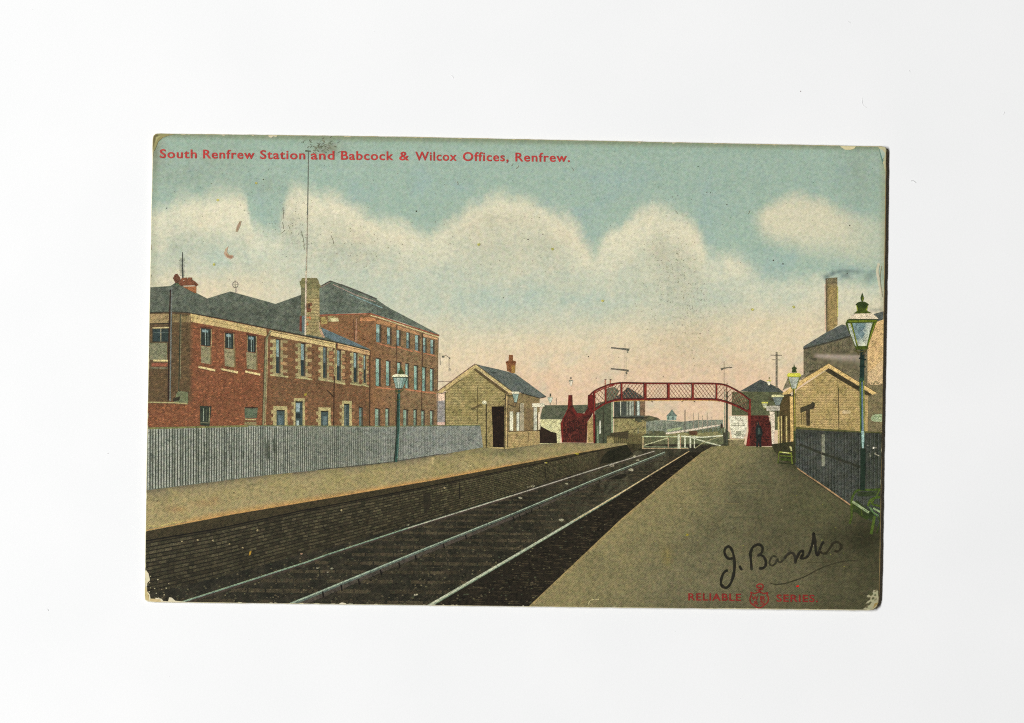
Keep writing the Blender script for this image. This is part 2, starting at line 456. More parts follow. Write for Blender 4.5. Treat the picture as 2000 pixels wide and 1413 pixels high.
# right signal
stroke_part('signal_post', [([(1414,706),(1414,765)],1.4,C(170,152,130),5),([(1408,722),(1413,720),(1420,718.5),(1430,718)],[5,3,2.4,2],C(112,108,92),6),
     ([(1418,765),(1420,748)],1.5,C(110,60,50),6)], 'slender signal post with one arm right of the footbridge')
s = Ink()
s.line([(1516.5,688),(1516.5,758)],4,C(112,106,92),5)
for y in range(690, 758, 3): s.rect(1514.6, y, 1518.6, y + 1.1, C(150,140,120), 6)
s.line([(1505,694),(1527,694.5)],1.5,C(110,104,90),6); s.line([(1508,703),(1524,703.5)],1.3,C(110,104,90),6)
s.build('telegraph_pole', M_INK, label='telegraph pole with two cross arms left of the factory')

# factory
s = Ink()
s.grad([(1569,684),(1665,654),(1696,650),(1696,775),(1640,735),(1618,714),(1585,735),(1569,738)], tex(C(108,102,80), 20, .3), 2, 6)
s.grad([(1694,622),(1727,618),(1727,752),(1694,752)], tex(C(210,178,128), 20, .15, 7), 2, 6)
s.poly([(1694,730),(1727,700),(1727,752),(1694,752)], C(212,184,142), 3)
for x in range(1575, 1665, 7):
    s.line([(x, 686 - (x-1575)*.28), (x + .5, 725)], 1.4, jit(C(96,92,74), .1), 3)
s.poly(zf((700,1160),(980,1085),(1280,1000),(1290,1020),(980,1105),(705,1180)), C(70,70,60), 5)
fac = s.build('factory_building', M_INK, label='tall grey factory block behind the right-hand hut')
s = Ink(); s.poly([(1568,683),(1569,677),(1613,650),(1644,634),(1660,638),(1708,613),(1727,608),(1727,624),(1708,630),(1665,655)], C(92,98,94), 4)
s.build('roof', M_INK, fac)
s = Ink()
s.grad(zf((975,285),(1125,270),(1128,870),(1060,925),(985,965)), lambda x, y: mixc(C(92,84,68), C(158,138,92), ss(1612, 1620, x)) if y > 552 else mixc(C(92,84,68), C(120,112,84), ss(1612,1620,x)), 3, 2, 12)
s.line([(1611,556),(1611.5,645)],1.3,C(214,166,140),3); s.line([(1636,560),(1636,620)],1.3,C(206,206,120),3)
s.build('factory_chimney', M_INK, fac, 'tall tapering chimney stack with sooty top')
def steamc(x, y):
    yc = 694.5 + (x - 1588) * .02; hh = 2.2 + (x - 1588) * .085; up = y < yc
    a = math.exp(-((y - yc - (0 if up else 1.5)) / (2.5 if up else hh)) ** 2) * ss(1585, 1600, x) * (1 - .25 * ss(1640, 1680, x))
    return mixc(tex(C(108, 102, 80), 20, .3)(x, y), C(178, 164, 152), .85 * a)
s = Ink(); s.grad([(1585,690),(1600,687),(1679,690),(1679,722),(1585,708)], steamc, 4, 3)
s.blob(1590,702,5,3,C(80,78,62),5)
s.build('steam_plume', M_SKY, fac)
s = Ink(); s.poly([(1692,752),(1699,744),(1708,739),(1727,736),(1727,850),(1690,850)], C(126,116,86), 3)
for i in range(80): s.blob(R.uniform(1694,1724), R.uniform(745,842), R.uniform(1,3), R.uniform(1,2), jit(C(120,112,82), .22), 4, 6)
s.build('far_hedge', M_INK, label='brownish hedge beyond the right-hand hut')
s = Ink()
s.poly([(1700,817),(1704,811),(1712,809),(1727,809),(1727,824),(1708,824),(1702,822)], C(168,182,142), 5)
s.poly([(1704,817),(1707,813),(1727,812),(1727,821),(1707,821)], C(140,158,118), 6)
for i in range(5): s.rect(1707+i*3, 815, 1708.6+i*3, 819.5, C(188,200,162), 7)
s.build('oval_station_sign', M_INK, label='pale green oval sign at the right edge')

# ------------------------------------------------------------------ right-hand hut
zr = Z(1460, 690, 6.143)
s = Ink()
s.grad(zr((970,185),(575,455),(575,930),(1340,935),(1440,950),(1440,500),(1340,430)), tex(C(180,160,106), 24, .2, 3, C(198,172,122)), 5, 6)
y = 730
while y < 842:
    hw = (y - 722) * 1.62
    x0 = max(1554, 1618 - hw); x1 = min(1694, 1618 + hw)
    s.rect(x0, y, x1, y + 1.0, C(150,130,80), 6); y += 3.3
s.blob(1652,805,9,4,C(196,176,136),6)
hut2 = s.build('station_hut', M_INK, label='buff boarded hut with a gable end on the right platform')
s = Ink()
s.poly(zr((380,500),(510,520),(580,480),(580,1080),(540,1080),(540,880),(500,1100),(385,1110)), C(84,72,46), 4)
for a, b, c in ((360,380,C(196,180,120)),(397,412,C(196,180,124)),(455,474,C(190,172,118)),(425,435,C(60,50,34))):
    s.poly(zr((a,755),(b,755),(b+2,1120),(a+4,1120)), c, 5)
s.poly(zr((505,520),(545,520),(550,1090),(515,1090)), C(214,180,118), 5)
s.build('hut_front', M_DARK, hut2)
s = Ink(); s.poly(zr((262,700),(322,705),(326,900),(312,1105),(292,1105),(283,880)), C(226,212,190), 5); s.build('white_panel', M_INK, hut2)
s = Ink(); s.poly(zr((415,450),(480,300),(560,250),(640,270),(735,225),(745,240),(520,400)), C(126,120,98), 4)
s.poly(zr((735,215),(840,190),(800,210),(745,245)), C(64,60,48), 5); s.build('roof_edge', M_INK, hut2)
s = Ink()
s.poly(zr((410,485),(640,330),(970,128),(972,180),(700,345),(500,490),(430,500)), C(218,186,124), 8); 
s.poly(zr((970,128),(1340,355),(1548,480),(1500,500),(1340,400),(972,180)), C(222,190,128), 8)
s.line(zr((640,325),(970,124),(1340,350),(1552,476)),1.3,C(96,84,58),9)
s.build('barge_board', M_INK, hut2)
s = Ink(); s.poly(zr((925,215),(975,178),(1338,402),(1338,458),(1150,350)), C(66,60,44), 7); s.build('eave_shadow', M_INK, hut2)
s = Ink(); s.poly(zr((1395,440),(1490,498),(1470,512),(1405,500)), C(66,60,44), 7); s.build('eave_shadow', M_INK, hut2)
s = Ink(); s.poly(zr((430,500),(520,490),(520,520),(440,515)), C(70,62,44), 7)
s.build('eave_shadow', M_INK, hut2)
s = Ink()
s.poly(zr((630,655),(750,612),(780,580),(808,605),(800,665),(740,680),(632,718)), C(72,66,50), 8)
s.build('wall_lamp_bracket', M_INK, hut2)
s = Ink(); s.poly(zr((698,680),(748,680),(746,875),(704,870)), C(74,66,48), 8)
for x in (640,660,683): s.poly(zr((x,715),(x+10,712),(x+10,860),(x,860)), C(112,98,64), 8)
s.build('door', M_INK, hut2)
stroke_part('corner_seam', [([(1637,758),(1638,841)],1.8,C(86,76,50),8)], parent=hut2)
stroke_part('wall_foot', [([(1554,836),(1613,840),(1677,844),(1722,846)],4,C(92,92,56),8)], parent=hut2)

# small lamps and name board of the right cluster
def lantern(parent, cx, ytop, w, h, capc, glass, frame, layer, wb=None):
    """cap, tapered glass with frame bars"""
    wb = wb or w * .36
    s = Ink(); s.poly([(cx-w*.52,ytop),(cx-w*.40,ytop-h*.14),(cx+w*.40,ytop-h*.14),(cx+w*.52,ytop),(cx+w*.46,ytop+h*.1),(cx-w*.46,ytop+h*.1)], capc, layer+1)
    s.build('lantern_cap', M_INK, parent)
    s = Ink(); s.poly([(cx-w*.46,ytop+h*.1),(cx+w*.46,ytop+h*.1),(cx+wb/2,ytop+h),(cx-wb/2,ytop+h)], frame, layer)
    s.poly([(cx-w*.38,ytop+h*.15),(cx+w*.38,ytop+h*.15),(cx+wb*.38,ytop+h*.93),(cx-wb*.38,ytop+h*.93)], glass, layer+1)
    s.poly([(cx-w*.33,ytop+h*.2),(cx-w*.12,ytop+h*.2),(cx-wb*.05,ytop+h*.85),(cx-wb*.3,ytop+h*.85)], shade(glass,.72), layer+2)
    s.build('lantern_glass', M_INK, parent)
def lamp(name, label, lines):
    return stroke_part(name, lines, label)

l = lamp('platform_lamp','small grey lantern with a cream cap over the name board',[([(1518,792),(1519,815)],2.5,C(60,58,44),7),([(1500,778),(1512,782)],6,C(70,70,52),6)])
lantern(l, 1518.5, 774, 25, 19, C(222,218,166), C(132,142,136), C(74,80,62), 8)
l = lamp('platform_lamp','tiny yellow lantern left of the name board',[([(1492,797),(1497,802)],2,C(90,84,52),6)])
lantern(l, 1493.5, 787, 13, 11, C(206,204,96), C(200,200,168), C(150,146,84), 7)
l = lamp('platform_lamp','far lantern with a yellow top above the dark shed',[([(1502,737),(1502,741)],2,C(110,106,52),6)])
lantern(l, 1501.5, 744, 9, 9, C(206,200,100), C(232,226,204), C(190,180,130), 7)
s = Ink(); s.poly(zr((222,635),(385,628),(385,688),(228,694)), C(188,182,166), 8)
for i in range(9): s.rect(1499+i*2.5, 796, 1500.4+i*2.5, 800, C(140,134,120), 9)
s.build('name_board', M_INK, label='small pale station name board under the lanterns')

# second lamp
l = lamp('platform_lamp','green lamp post with a yellow-capped lantern left of the right-hand hut',
         [([(1550,758),(1551,800),(1552,842)],4.5,C(84,82,46),10),([(1551.5,760),(1552.5,842)],1.2,C(186,174,80),11),([(1551,842),(1552,905)],4,C(62,74,44),11)])
lantern(l, 1550.3, 733, 27, 28, C(216,214,84), C(178,184,170), C(112,118,48), 11, 10)
s = Ink(); s.poly(zr((525,235),(535,200),(525,180),(545,165),(570,165),(592,182),(580,200),(592,235)), C(66,78,48), 13); s.poly(zr((548,165),(556,128),(566,165)), C(70,84,44), 13); s.build('finial', M_INK, l)

# ------------------------------------------------------------------ footbridge
RED = C(118,44,38); DRED = C(104,36,32); MAROON = C(72,38,34)
# signal box and greenery behind the left end
s = Ink()
s.poly([(1199,783),(1260,781),(1260,816),(1199,816)], C(80,84,74), 3)
for a, b, c in ((1102,1110,C(214,214,192)),(1030,1095,C(66,72,64)),(1118,1170,C(70,76,70)),(1180,1200,C(134,140,126)),(1216,1240,C(168,174,158)),(1246,1268,C(150,156,142)),(1312,1342,C(180,192,182)),(1275,1290,C(110,84,64)),(1352,1412,C(126,104,82))):
    s.poly(z2((a,728),(b,728),(b,912),(a,912)), c, 4)
s.poly([(1199,818),(1262,817),(1262,848),(1199,848)], C(152,142,98), 3)
for i in range(70): s.blob(R.uniform(1200,1262), R.uniform(820,848), R.uniform(1,2.4), R.uniform(1,2.4), jit(C(132,122,84), .25), 4, 6)
s.line([(1197,816.5),(1264,816.5)],3,C(56,54,44),6)
sb = s.build('signal_box', M_INK, label='signal box with a pyramid roof seen through the footbridge')
s = Ink(); s.poly(z2((1200,558),(1100,640),(1000,705),(1130,708),(1415,712),(1360,655)), C(66,74,68), 4); s.build('roof', M_INK, sb)
s = Ink(); s.poly([(1258,812),(1268,812),(1284,816),(1284,819),(1258,820)], C(100,96,72), 5); s.build('roof', M_INK, sb)
s = Ink(); s.poly([(1162,789),(1180,784),(1195,784),(1195,868),(1162,868)], C(78,84,66), 3)
s.poly([(1182,760),(1200,756),(1210,764),(1200,784),(1182,786)], C(98,106,88), 3)
s.rect(1170.5,822,1173.6,848,C(206,206,190),5); s.rect(1166,832,1169,866,C(128,146,118),4); s.rect(1177,800,1180,866,C(60,62,48),4)
s.build('dark_hoarding', M_INK, label='dark green hoarding under the left end of the footbridge')
stroke_part('pale_post', [([(1195.5,783),(1196,848)],3.4,C(156,170,136),6)], 'pale green post beside the signal box')
s = Ink(); s.poly([(1185,852),(1222,846),(1258,848),(1258,882),(1236,878),(1222,868),(1185,868)], C(110,102,68), 4)
for x in range(1188, 1258, 4): s.line([(x, 850), (x + .3, 876 if x > 1226 else 866)], 1.6, jit(C(84,78,54), .2), 5)
s.poly([(1192,846),(1228,842),(1226,858),(1192,852)], C(70,64,46), 6)
s.poly([(1185,856),(1198,855),(1199,868),(1185,868)], C(150,138,94), 6)
s.build('brown_paling', M_INK, label='low brown paling beside the signal box')

s = Ink()
s.grad(z2((450,655),(500,655),(505,790),(560,880),(600,890),(650,885),(690,820),(695,655),(765,650),(770,850),(740,920),(690,990),(680,1255),(370,1250),(350,1010),(440,830)), tex(MAROON, 9, .6, 5, C(100,48,40)), 7, 3)
for i in range(240):
    x = R.uniform(1099, 1145); y = R.uniform(815, 862)
    s.blob(x, y, R.uniform(.8,1.6), R.uniform(.8,1.4), jit(C(104,54,44) if i % 2 else C(50,32,28), .2), 8, 5)
s.poly(z2((450,655),(475,655),(478,790),(440,850),(385,990),(350,1010),(440,830)), C(112,42,36), 9)
s.poly(z2((695,655),(765,650),(770,850),(740,880),(700,820)), C(104,38,34), 9)
s.poly(z2((500,800),(560,880),(650,885),(690,825),(690,900),(560,930),(500,860)), C(100,40,35), 9)
s.poly(z2((350,1010),(385,1000),(382,1248),(368,1248)), C(118,44,37), 9)
for k in range(12):
    s.line([(1100 + k*4, 862), (1106 + k*3.4, 822)], .8, C(46,30,28), 8)
brl = s.build('bridge_stairs', M_INK, label='dark red boarded stairs at the left end of the footbridge')
s = Ink(); s.poly(z2((690,1000),(755,905),(765,1250),(688,1255)), C(170,146,98), 6); s.build('stair_side', M_INK, brl)
stroke_part('bridge_leg', [(z2((768,850),(775,1262)),3.2,C(118,42,36),9),(z2((785,900),(790,1262)),1.8,C(50,34,30),9)], parent=brl)
# right stairs
s = Ink()
s.poly(zb((1385,870),(1600,870),(1625,980),(1645,1240),(1330,1240),(1360,1100)), C(86,42,37), 6)
for i in range(200):
    s.blob(R.uniform(1464,1503), R.uniform(815,870), R.uniform(.8,1.8), R.uniform(.8,1.3), jit(C(104,50,42) if i % 2 else C(48,30,28), .2), 7, 5)
s.poly(zb((1352,800),(1388,780),(1390,860),(1375,1235),(1332,1235),(1360,1060)), C(120,44,38), 8)
for k in range(9):
    s.line([(1466, 818 + k*6), (1503, 816 + k*6)], .8, C(52,30,28), 7)
brr = s.build('bridge_stairs', M_INK, label='dark red stairs at the right end of the footbridge')
def smooth(pts, k=6):
    o = []
    for i in range(len(pts) - 1):
        p0 = pts[max(i-1,0)]; p1 = pts[i]; p2 = pts[i+1]; p3 = pts[min(i+2,len(pts)-1)]
        for j in range(k):
            t = j / k
            o.append(tuple(.5*((2*p1[a])+(-p0[a]+p2[a])*t+(2*p0[a]-5*p1[a]+4*p2[a]-p3[a])*t*t+(-p0[a]+3*p1[a]-3*p2[a]+p3[a])*t**3) for a in (0,1)))
    o.append(pts[-1]); return o
TR_ = smooth([(1150,774),(1158,766),(1169,759.5),(1180,755),(1189,751.5),(1203,749),(1219,747.8),(1258,748.6),(1305,748.8),(1352,748.8),(1396,749.3),(1416,752),(1432,759),(1448,768.5),(1464,780.7)])
BR_ = smooth([(1160,802),(1168,796),(1180,788.5),(1196,783),(1211,780.5),(1258,780),(1305,779.4),(1354,779.4),(1396,780.4),(1411,783),(1427,788),(1443.5,795),(1460,804)])
off = lambda P, d: [(x, y + d) for x, y in P]
s = Ink(); s.line(off(TR_,.6),3.4,RED,9); s.line(off(TR_,-.6),1.7,C(74,44,40),10)
s.line(smooth([(1152,778),(1162,768),(1174,761.5),(1188,756),(1200,752)]),2,C(128,44,36),9)
foot = s.build('footbridge', M_INK, label='arched red lattice footbridge over the tracks')
s = Ink(); s.line(off(BR_,.4),4.2,RED,9); s.line(off(BR_,-1.4),1.6,C(66,40,38),10)
s.line(off(BR_[20:52],3.2),1,C(206,168,96),9)
s.build('lower_girder', M_INK, foot)
def at(P, x):
    for (a, ya), (b, yb) in zip(P, P[1:]):
        if a <= x <= b: return ya + (yb - ya) * (x - a) / (b - a or 1)
    return P[-1][1] if x > P[-1][0] else P[0][1]
POSTS = [(1160.5,4.5),(1182.5,3.8),(1213.6,4.4),(1259.6,6.6),(1305,6),(1352.5,5),(1399,4),(1464,4)]
for x, w in POSTS:
    y0, y1 = at(TR_, x), at(BR_, x)
    if x > 1460: y0, y1 = 780, 812
    s = Ink(); s.line([(x + w * .15, y0), (x + w * .15, y1)], w * .7, C(130,50,42), 11); s.line([(x - w * .35, y0), (x - w * .35, y1)], w * .35, C(72,44,40), 11)
    s.build('bridge_post', M_INK, foot)
s = Ink()
for (a, b), sty in zip(((1162,1181),(1184,1211),(1216,1256),(1263,1302),(1308,1350),(1355,1397),(1401,1460)), ('\\','/','/','x','\\','\\','/')):
    sl = 20
    x = a - sl
    while x < b + sl:
        for d in ((1,) if sty == '\\' else (-1,) if sty == '/' else (1, -1)):
            seg = []
            for k in range(13):
                t = k / 12
                xx = x + (sl * t if d == 1 else sl * (1 - t))
                if a <= xx <= b:
                    yt, yb = at(TR_, xx) + 2, at(BR_, xx) - 2
                    seg.append((xx, yt + (yb - yt) * t))
            if len(seg) > 1: s.line(seg, 1.0 if sty != 'x' else .8, C(112,72,60) if sty != 'x' else C(160,124,100), 8)
            if sty != 'x':
                seg = []
                for k in range(13):
                    t = k / 12
                    xx = x + (sl * t if d == -1 else sl * (1 - t))
                    if a <= xx <= b:
                        yt, yb = at(TR_, xx) + 2, at(BR_, xx) - 2
                        seg.append((xx, yt + (yb - yt) * t))
                if len(seg) > 1: s.line(seg, .7, C(168,130,106), 7)
        x += 7.0 if sty != 'x' else 6.4
s.build('bridge_lattice', M_INK, foot, kind='stuff')
for pts in ([(1331,785),(1336,782),(1345,781),(1353,782),(1358,786)], [(1262,781.5),(1270,782),(1275,786)]):
    stroke_part('girder_bracket', [(pts,1.6,C(84,70,52),8)], parent=foot)
# two pots behind the left arc
for x in (1182, 1192): stroke_part('chimney_pot', [([(x,741),(x,757)],2.6,C(170,118,98),5),([(x-1.5,741.5),(x+2.5,741.5)],1.6,C(110,84,72),6)])
# person before the right stairs
s = Ink()
s.poly([(1478,824),(1481,824),(1482.5,827),(1482,830),(1486,833),(1489,842),(1489,850),(1487,852),(1486.5,860),(1487,873),(1483,874),(1481.8,862),(1480,874),(1476.5,874),(1477,858),(1475.5,850),(1475.5,838),(1477,832),(1478,830),(1477,827)], C(36,42,40), 9)
s.poly([(1480,835),(1484,836),(1485,848),(1480,849)], C(64,78,72), 10)
s.poly([(1478.2,825.5),(1479.6,825.5),(1479.8,829),(1478.6,829.5)], C(112,82,66), 10)
s.build('person', M_INK, label='dark-clothed figure standing before the right-hand red stairs')
# left signal with two arms
stroke_part('signal_post', [([(1220.6,672),(1220.3,745)],1,C(176,164,142),4),([(1223.4,690),(1223,745)],.7,C(190,176,152),4),([(1193,679.5),(1207,681),(1222,682.5),(1229,684)],[3,3,4,5.5],C(110,108,96),5),
    ([(1225,686),(1226,690)],3,C(130,126,110),5),([(1193,720.5),(1207,722),(1222,723.5),(1228,725)],[3,3,4,4.6],C(110,104,92),5),([(1223,727),(1224,731)],3.4,C(110,104,92),5)],
    'signal post with two arms above the left of the footbridge')
l = lamp('platform_lamp','pale far lantern standing over the left red stairs',[([(1115,755),(1115,772)],1,C(196,160,140),5)])
stroke_part('finial', [([(1115,737),(1115,741)],2.6,C(96,96,84),5)], parent=l)
lantern(l, 1115, 744, 9, 10, C(150,146,130), C(240,228,208), C(140,134,118), 6)

# ------------------------------------------------------------------ cream shed left of the stairs
s = Ink(); s.poly([(1052,819),(1097,819),(1093,868),(1052,868)], C(208,204,158), 3)
for i in range(40): s.blob(R.uniform(1056,1092), R.uniform(821,842), 1, 1, jit(C(186,180,130), .15), 4, 5)
cs = s.build('cream_shed', M_INK, label='cream walled shed with a dark roof left of the stairs')
s = Ink(); s.poly(z2((120,830),(150,782),(450,782),(700,776),(700,860),(600,890),(400,960),(90,960)), C(90,94,76), 4); s.build('roof', M_INK, cs)
s = Ink(); s.poly([(1052,831),(1064,837),(1076,843.5),(1087,846),(1088,866),(1052,866)], C(46,36,28), 5); s.build('dark_opening', M_INK, cs)

# ------------------------------------------------------------------ left-hand station hut
zh = Z(740, 680, 5.556)
s = Ink()
s.grad([(928,718),(869,768),(869,834),(938,834),(944,876),(988,878),(988,766)], tex(C(154,143,94), 22, .22, 2, C(176,160,112)), 5, 6)
y = 728
while y < 876:
    hw = (y - 722) * 1.25
    x0 = max(870, 928 - hw); x1 = min(987, 928 + hw * 1.05)
    if y > 832: x0 = 940
    s.rect(x0, y, x1, y + 1, C(126,114,72), 6); y += 3.1
s.line([(932.6,756),(932.6,828)],1.8,C(104,94,60),7)
s.line([(869.5,768),(870,832)],2.2,C(92,84,56),7)
hut = s.build('station_hut', M_INK, label='buff brick waiting hut with slate roof on the left platform')
s = Ink()
s.grad([(988,768),(1017,768),(1054,779),(1054,868),(988,878)], tex(C(130,114,80), 14, .3, 6), 5, 4)
s.poly([(988,845),(1054,842),(1054,868),(988,878)], C(172,152,106), 6)
y = 848
while y < 876: s.line([(989,y+1),(1053,y-2)],.9,C(150,128,84),7); y += 3
s.line(zh((1400,905),(1735,895)),1.3,C(84,70,48),7)
s.line([(1031,843),(1033,862)],1.6,C(120,102,68),7)
s.poly(zh((1585,660),(1665,650),(1665,895),(1585,900)), C(126,108,78), 6)
s.build('side_wall', M_INK, hut)
for a, b, y0, y1, c in ((1420,1457,690,900,C(222,220,194)),(1495,1530,698,900,C(208,210,190)),(1532,1575,600,900,C(168,158,132)),(1680,1716,642,895,C(198,198,178)),(1728,1752,700,888,C(222,206,176))):
    s = Ink(); s.poly(zh((a,y0),(b,y0-2),(b,y1-3),(a,y1)), c, 8); s.line(zh((a-6,y0),(a-6,y1)),1,C(78,66,46),8); s.build('poster', M_INK, hut)
s = Ink()
s.poly(zh((1050,175),(1110,190),(1300,232),(1480,280),(1640,395),(1815,525),(1740,540),(1540,485),(1440,475),(1240,330)), C(98,106,100), 6)
s.line(zh((1550,490),(1745,545),(1815,530)),1.8,C(60,54,44),7)
s.poly(zh((1195,262),(1240,255),(1290,268),(1240,282)), C(70,76,70), 7)
for k in range(9):
    t = k / 9; s.line([(945 + 62*t, 718 + 16*t + 3), (1003 + 52*t, 766 + 10*t)], .7, C(84,90,86), 7)
s.build('roof', M_INK, hut)
s = Ink(); s.poly(zh((635,478),(1045,180),(1050,215),(720,465),(680,492),(640,490)), C(196,174,122), 9)
s.poly(zh((1048,180),(1440,475),(1415,490),(1050,215)), C(202,182,128), 9)
s.line(zh((632,474),(1045,172)),1.8,C(120,96,84),10); s.line(zh((1050,176),(1445,472)),1.3,C(104,88,60),10)
s.line(zh((640,490),(690,492),(730,480)),1.3,C(48,42,34),10)
s.build('barge_board', M_INK, hut)
s = Ink(); s.poly(zh((1025,235),(1050,222),(1405,485),(1390,500),(1340,480)), C(92,80,54), 8); s.build('eave_shadow', M_INK, hut)
s = Ink(); s.poly(zh((715,470),(880,345),(900,345),(740,470)), C(120,108,70), 8); s.build('eave_shadow', M_INK, hut)
s = Ink(); s.poly(zh((1410,75),(1455,75),(1455,135),(1488,145),(1482,190),(1478,270),(1450,275),(1390,250),(1385,190),(1375,150),(1408,135)), C(130,86,56), 8)
s.poly(zh((1440,190),(1480,190),(1478,270),(1440,268)), C(166,130,70), 9); s.line(zh((1375,160),(1488,160)),1.2,C(110,62,40),9)
s.build('chimney', M_INK, hut, 'orange brick chimney with one pot')
s = Ink(); s.poly(zh((1180,610),(1380,605),(1380,640),(1365,1100),(1190,1085)), C(152,136,92), 8)
s.poly(zh((1222,635),(1362,632),(1358,1080),(1238,1075),(1235,900)), C(34,26,20), 9)
for i in range(26): s.blob(R.uniform(962,982), R.uniform(800,870), .8, .8, C(70,50,34), 10, 5)
s.line(zh((1165,610),(1165,1090)),2,C(46,40,32),9); s.line(zh((1372,500),(1366,1100)),1.6,C(58,48,36),10)
s.line(zh((1388,520),(1384,1095)),3,C(192,168,120),10); s.line(zh((1210,1083),(1350,1085)),1.4,C(196,176,126),10)
s.line(zh((1398,560),(1396,1080)),1.1,C(60,50,38),10)
s.build('doorway', M_DARK, hut, 'dark open doorway between pale posts')
s = Ink(); s.poly(zh((995,655),(1110,605),(1125,620),(1010,678)), C(98,88,58), 8); s.blob(946,786.5,4.5,4,C(226,222,190),10,10,.05); s.line(zh((1120,600),(1172,600)),1.2,C(66,58,42),9)
s.build('globe_lamp', M_INK, hut)
s = Ink(); s.poly(zh((1662,602),(1795,598),(1798,636),(1665,642)), C(226,220,194), 9); s.line(zh((1665,645),(1800,640)),1,C(110,96,70),8); s.build('hanging_sign', M_INK, hut, 'narrow white sign hanging off the end of the hut')
l = lamp('platform_lamp','white-capped lantern bracketed off the corner of the left-hand hut',[(zh((1350,560),(1400,520),(1455,520)),2.4,C(60,58,46),10),(zh((1400,610),(1480,640),(1490,590)),1.6,C(66,60,46),10)])
lantern(l, 1007, 768, 14.5, 19, C(222,218,190), C(158,182,170), C(70,78,66), 10)
l = lamp('platform_lamp','pale lantern just past the right eave of the left-hand hut',[([(1074.5,779),(1074.5,791)],1.6,C(84,84,70),4),([(1075,769),(1075,775)],3,C(70,72,60),4)])
lantern(l, 1074.5, 777, 11, 10, C(170,170,150), C(196,206,190), C(150,156,138), 5)
stroke_part('thin_pole', [([(1086.5,778),(1086.5,791)],1.3,C(116,106,90),4)])
stroke_part('overhead_wire', [([(855,745.5),(880,745.5)],1.1,C(130,112,96),3)])
s = Ink(); s.poly([(853,768),(869,768),(869,784),(853,784)], C(232,202,176), 3); s.poly([(853,784),(869,782),(869,826),(853,826)], C(150,146,142), 4); s.poly([(853,825),(869,825),(869,831),(853,831)], C(198,168,152), 5)
s.build('distant_block', M_INK, label='grey-violet block between the offices and the left-hand hut')
s = Ink()
for p in ([(859,690),(860,714)],[(877,700),(877,726)],[(862,696),(872,695),(878,700)]): s.line(p, 1.3, C(124,118,104), 4)
s.blob(866,697,3,2.4,C(110,108,98),5); s.blob(878,722,2.2,3,C(170,160,140),5,8); s.blob(878,700,1.8,2,C(110,104,92),5)
s.build('distant_signal', M_INK, label='faint little signal to the right of the tall office block')

# ------------------------------------------------------------------ brick offices
BR1 = C(126,82,57); BR2 = C(116,88,62); BR3 = C(130,106,78); SH = C(98,82,58); STONE = C(194,172,120)
za = Z(280, 480, 6.424); z5 = Z(280, 680, 7.064); z6 = Z(510, 530, 6.424); z7 = Z(510, 690, 7.064); z8 = Z(700, 600, 5.435)
def speck(s, x0, y0, x1, y1, cols, n, layer, inside=None, r=1.3):
    for i in range(n):
        x, y = R.uniform(x0, x1), R.uniform(y0, y1)
        if inside and not inside(x, y): continue
        s.poly([(x-r*1.3,y-.7),(x+r*1.3,y-.7),(x+r*1.3,y+.7),(x-r*1.3,y+.7)], jit(R.choice(cols), .12), layer)

# tall rear block
def rear(x, y):
    f = fb(x, y, 30, 2)
    return mixc(C(132,98,68), C(132,110,80), ss(724, 800, x) + .3 * f)
s = Ink()
s.grad([(622,614),(724,614),(737,618),(857,656),(853,834),(720,834),(720,700),(622,660)], rear, 1, 10)
speck(s, 730, 640, 852, 830, [C(112,84,60),C(146,110,82)], 700, 2, lambda x, y: y > 622 + (x-737)*.3)
speck(s, 640, 630, 722, 680, [C(112,72,48),C(150,98,66)], 130, 2)
tall = s.build('tall_office_block', M_INK, label='tall three-storey brick office block behind the long range')
s = Ink()
s.grad([(622,562),(645,549),(690,567),(736,585.5),(757,600),(810,628),(860,655),(856,656),(790,632),(737,616),(724,612),(700,612),(624,615)], tex(C(96,105,94), 24, .28), 3, 6)
s.line(z6((750,188),(865,122),(1000,170),(1240,265),(1450,352)),1.8,C(66,64,58),4)
s.line(z6((900,165),(1180,295),(1440,385)),1.4,C(168,148,136),4); s.line(z6((1110,292),(1300,370),(1520,460)),1.2,C(128,158,160),4)
s.line(z6((1000,168),(1240,262),(1450,350)),3,C(84,84,78),4)
s.line(z6((740,205),(865,140)),1.2,C(150,130,118),4)
s.build('roof', M_INK, tall, 'slate roof with a raised ridge')
s = Ink()
s.line([(624,616),(700,613.5),(724,613),(737,617),(790,634),(858,656)],2,C(150,84,62),5)
s.line([(724,616.5),(738,620),(790,637),(857,659)],2.2,C(206,190,142),5)
s.poly([(640,618),(655,618),(657,628),(640,629)], C(150,140,98), 4); s.poly([(626,620),(636,619),(640,632),(628,634)], C(164,146,92), 4); s.poly([(645,622),(660,621),(662,628),(648,629)], C(206,196,152), 5)
s.poly([(703,621),(722,620),(734,623),(734,627),(703,628)], C(190,134,92), 4)
s.poly([(737,624),(773,633),(773,640),(737,632)], C(178,132,92), 4); s.poly([(777,637),(818,650),(818,655),(777,644)], C(178,136,98), 4); s.poly([(826,652),(855,661),(855,664),(826,657)], C(204,160,118), 4)
s.build('cornice', M_INK, tall)
for pts, w, c in ((z6((1160,600),(1172,870)),1.6,C(84,64,50)),(z6((1195,590),(1190,880)),1.5,C(178,140,120)),([(722.5,686),(722,832)],2,C(66,50,38)),
                  ([(774.5,636),(772.8,834)],1.8,C(92,70,52)),([(825.5,650),(823,834)],1.8,C(80,60,46)),([(856,660),(853.5,832)],1.4,C(112,92,70))):
    stroke_part('drainpipe', [(pts, w, c, 7)], parent=tall)
GL = C(150,178,170); GD = C(74,92,88)
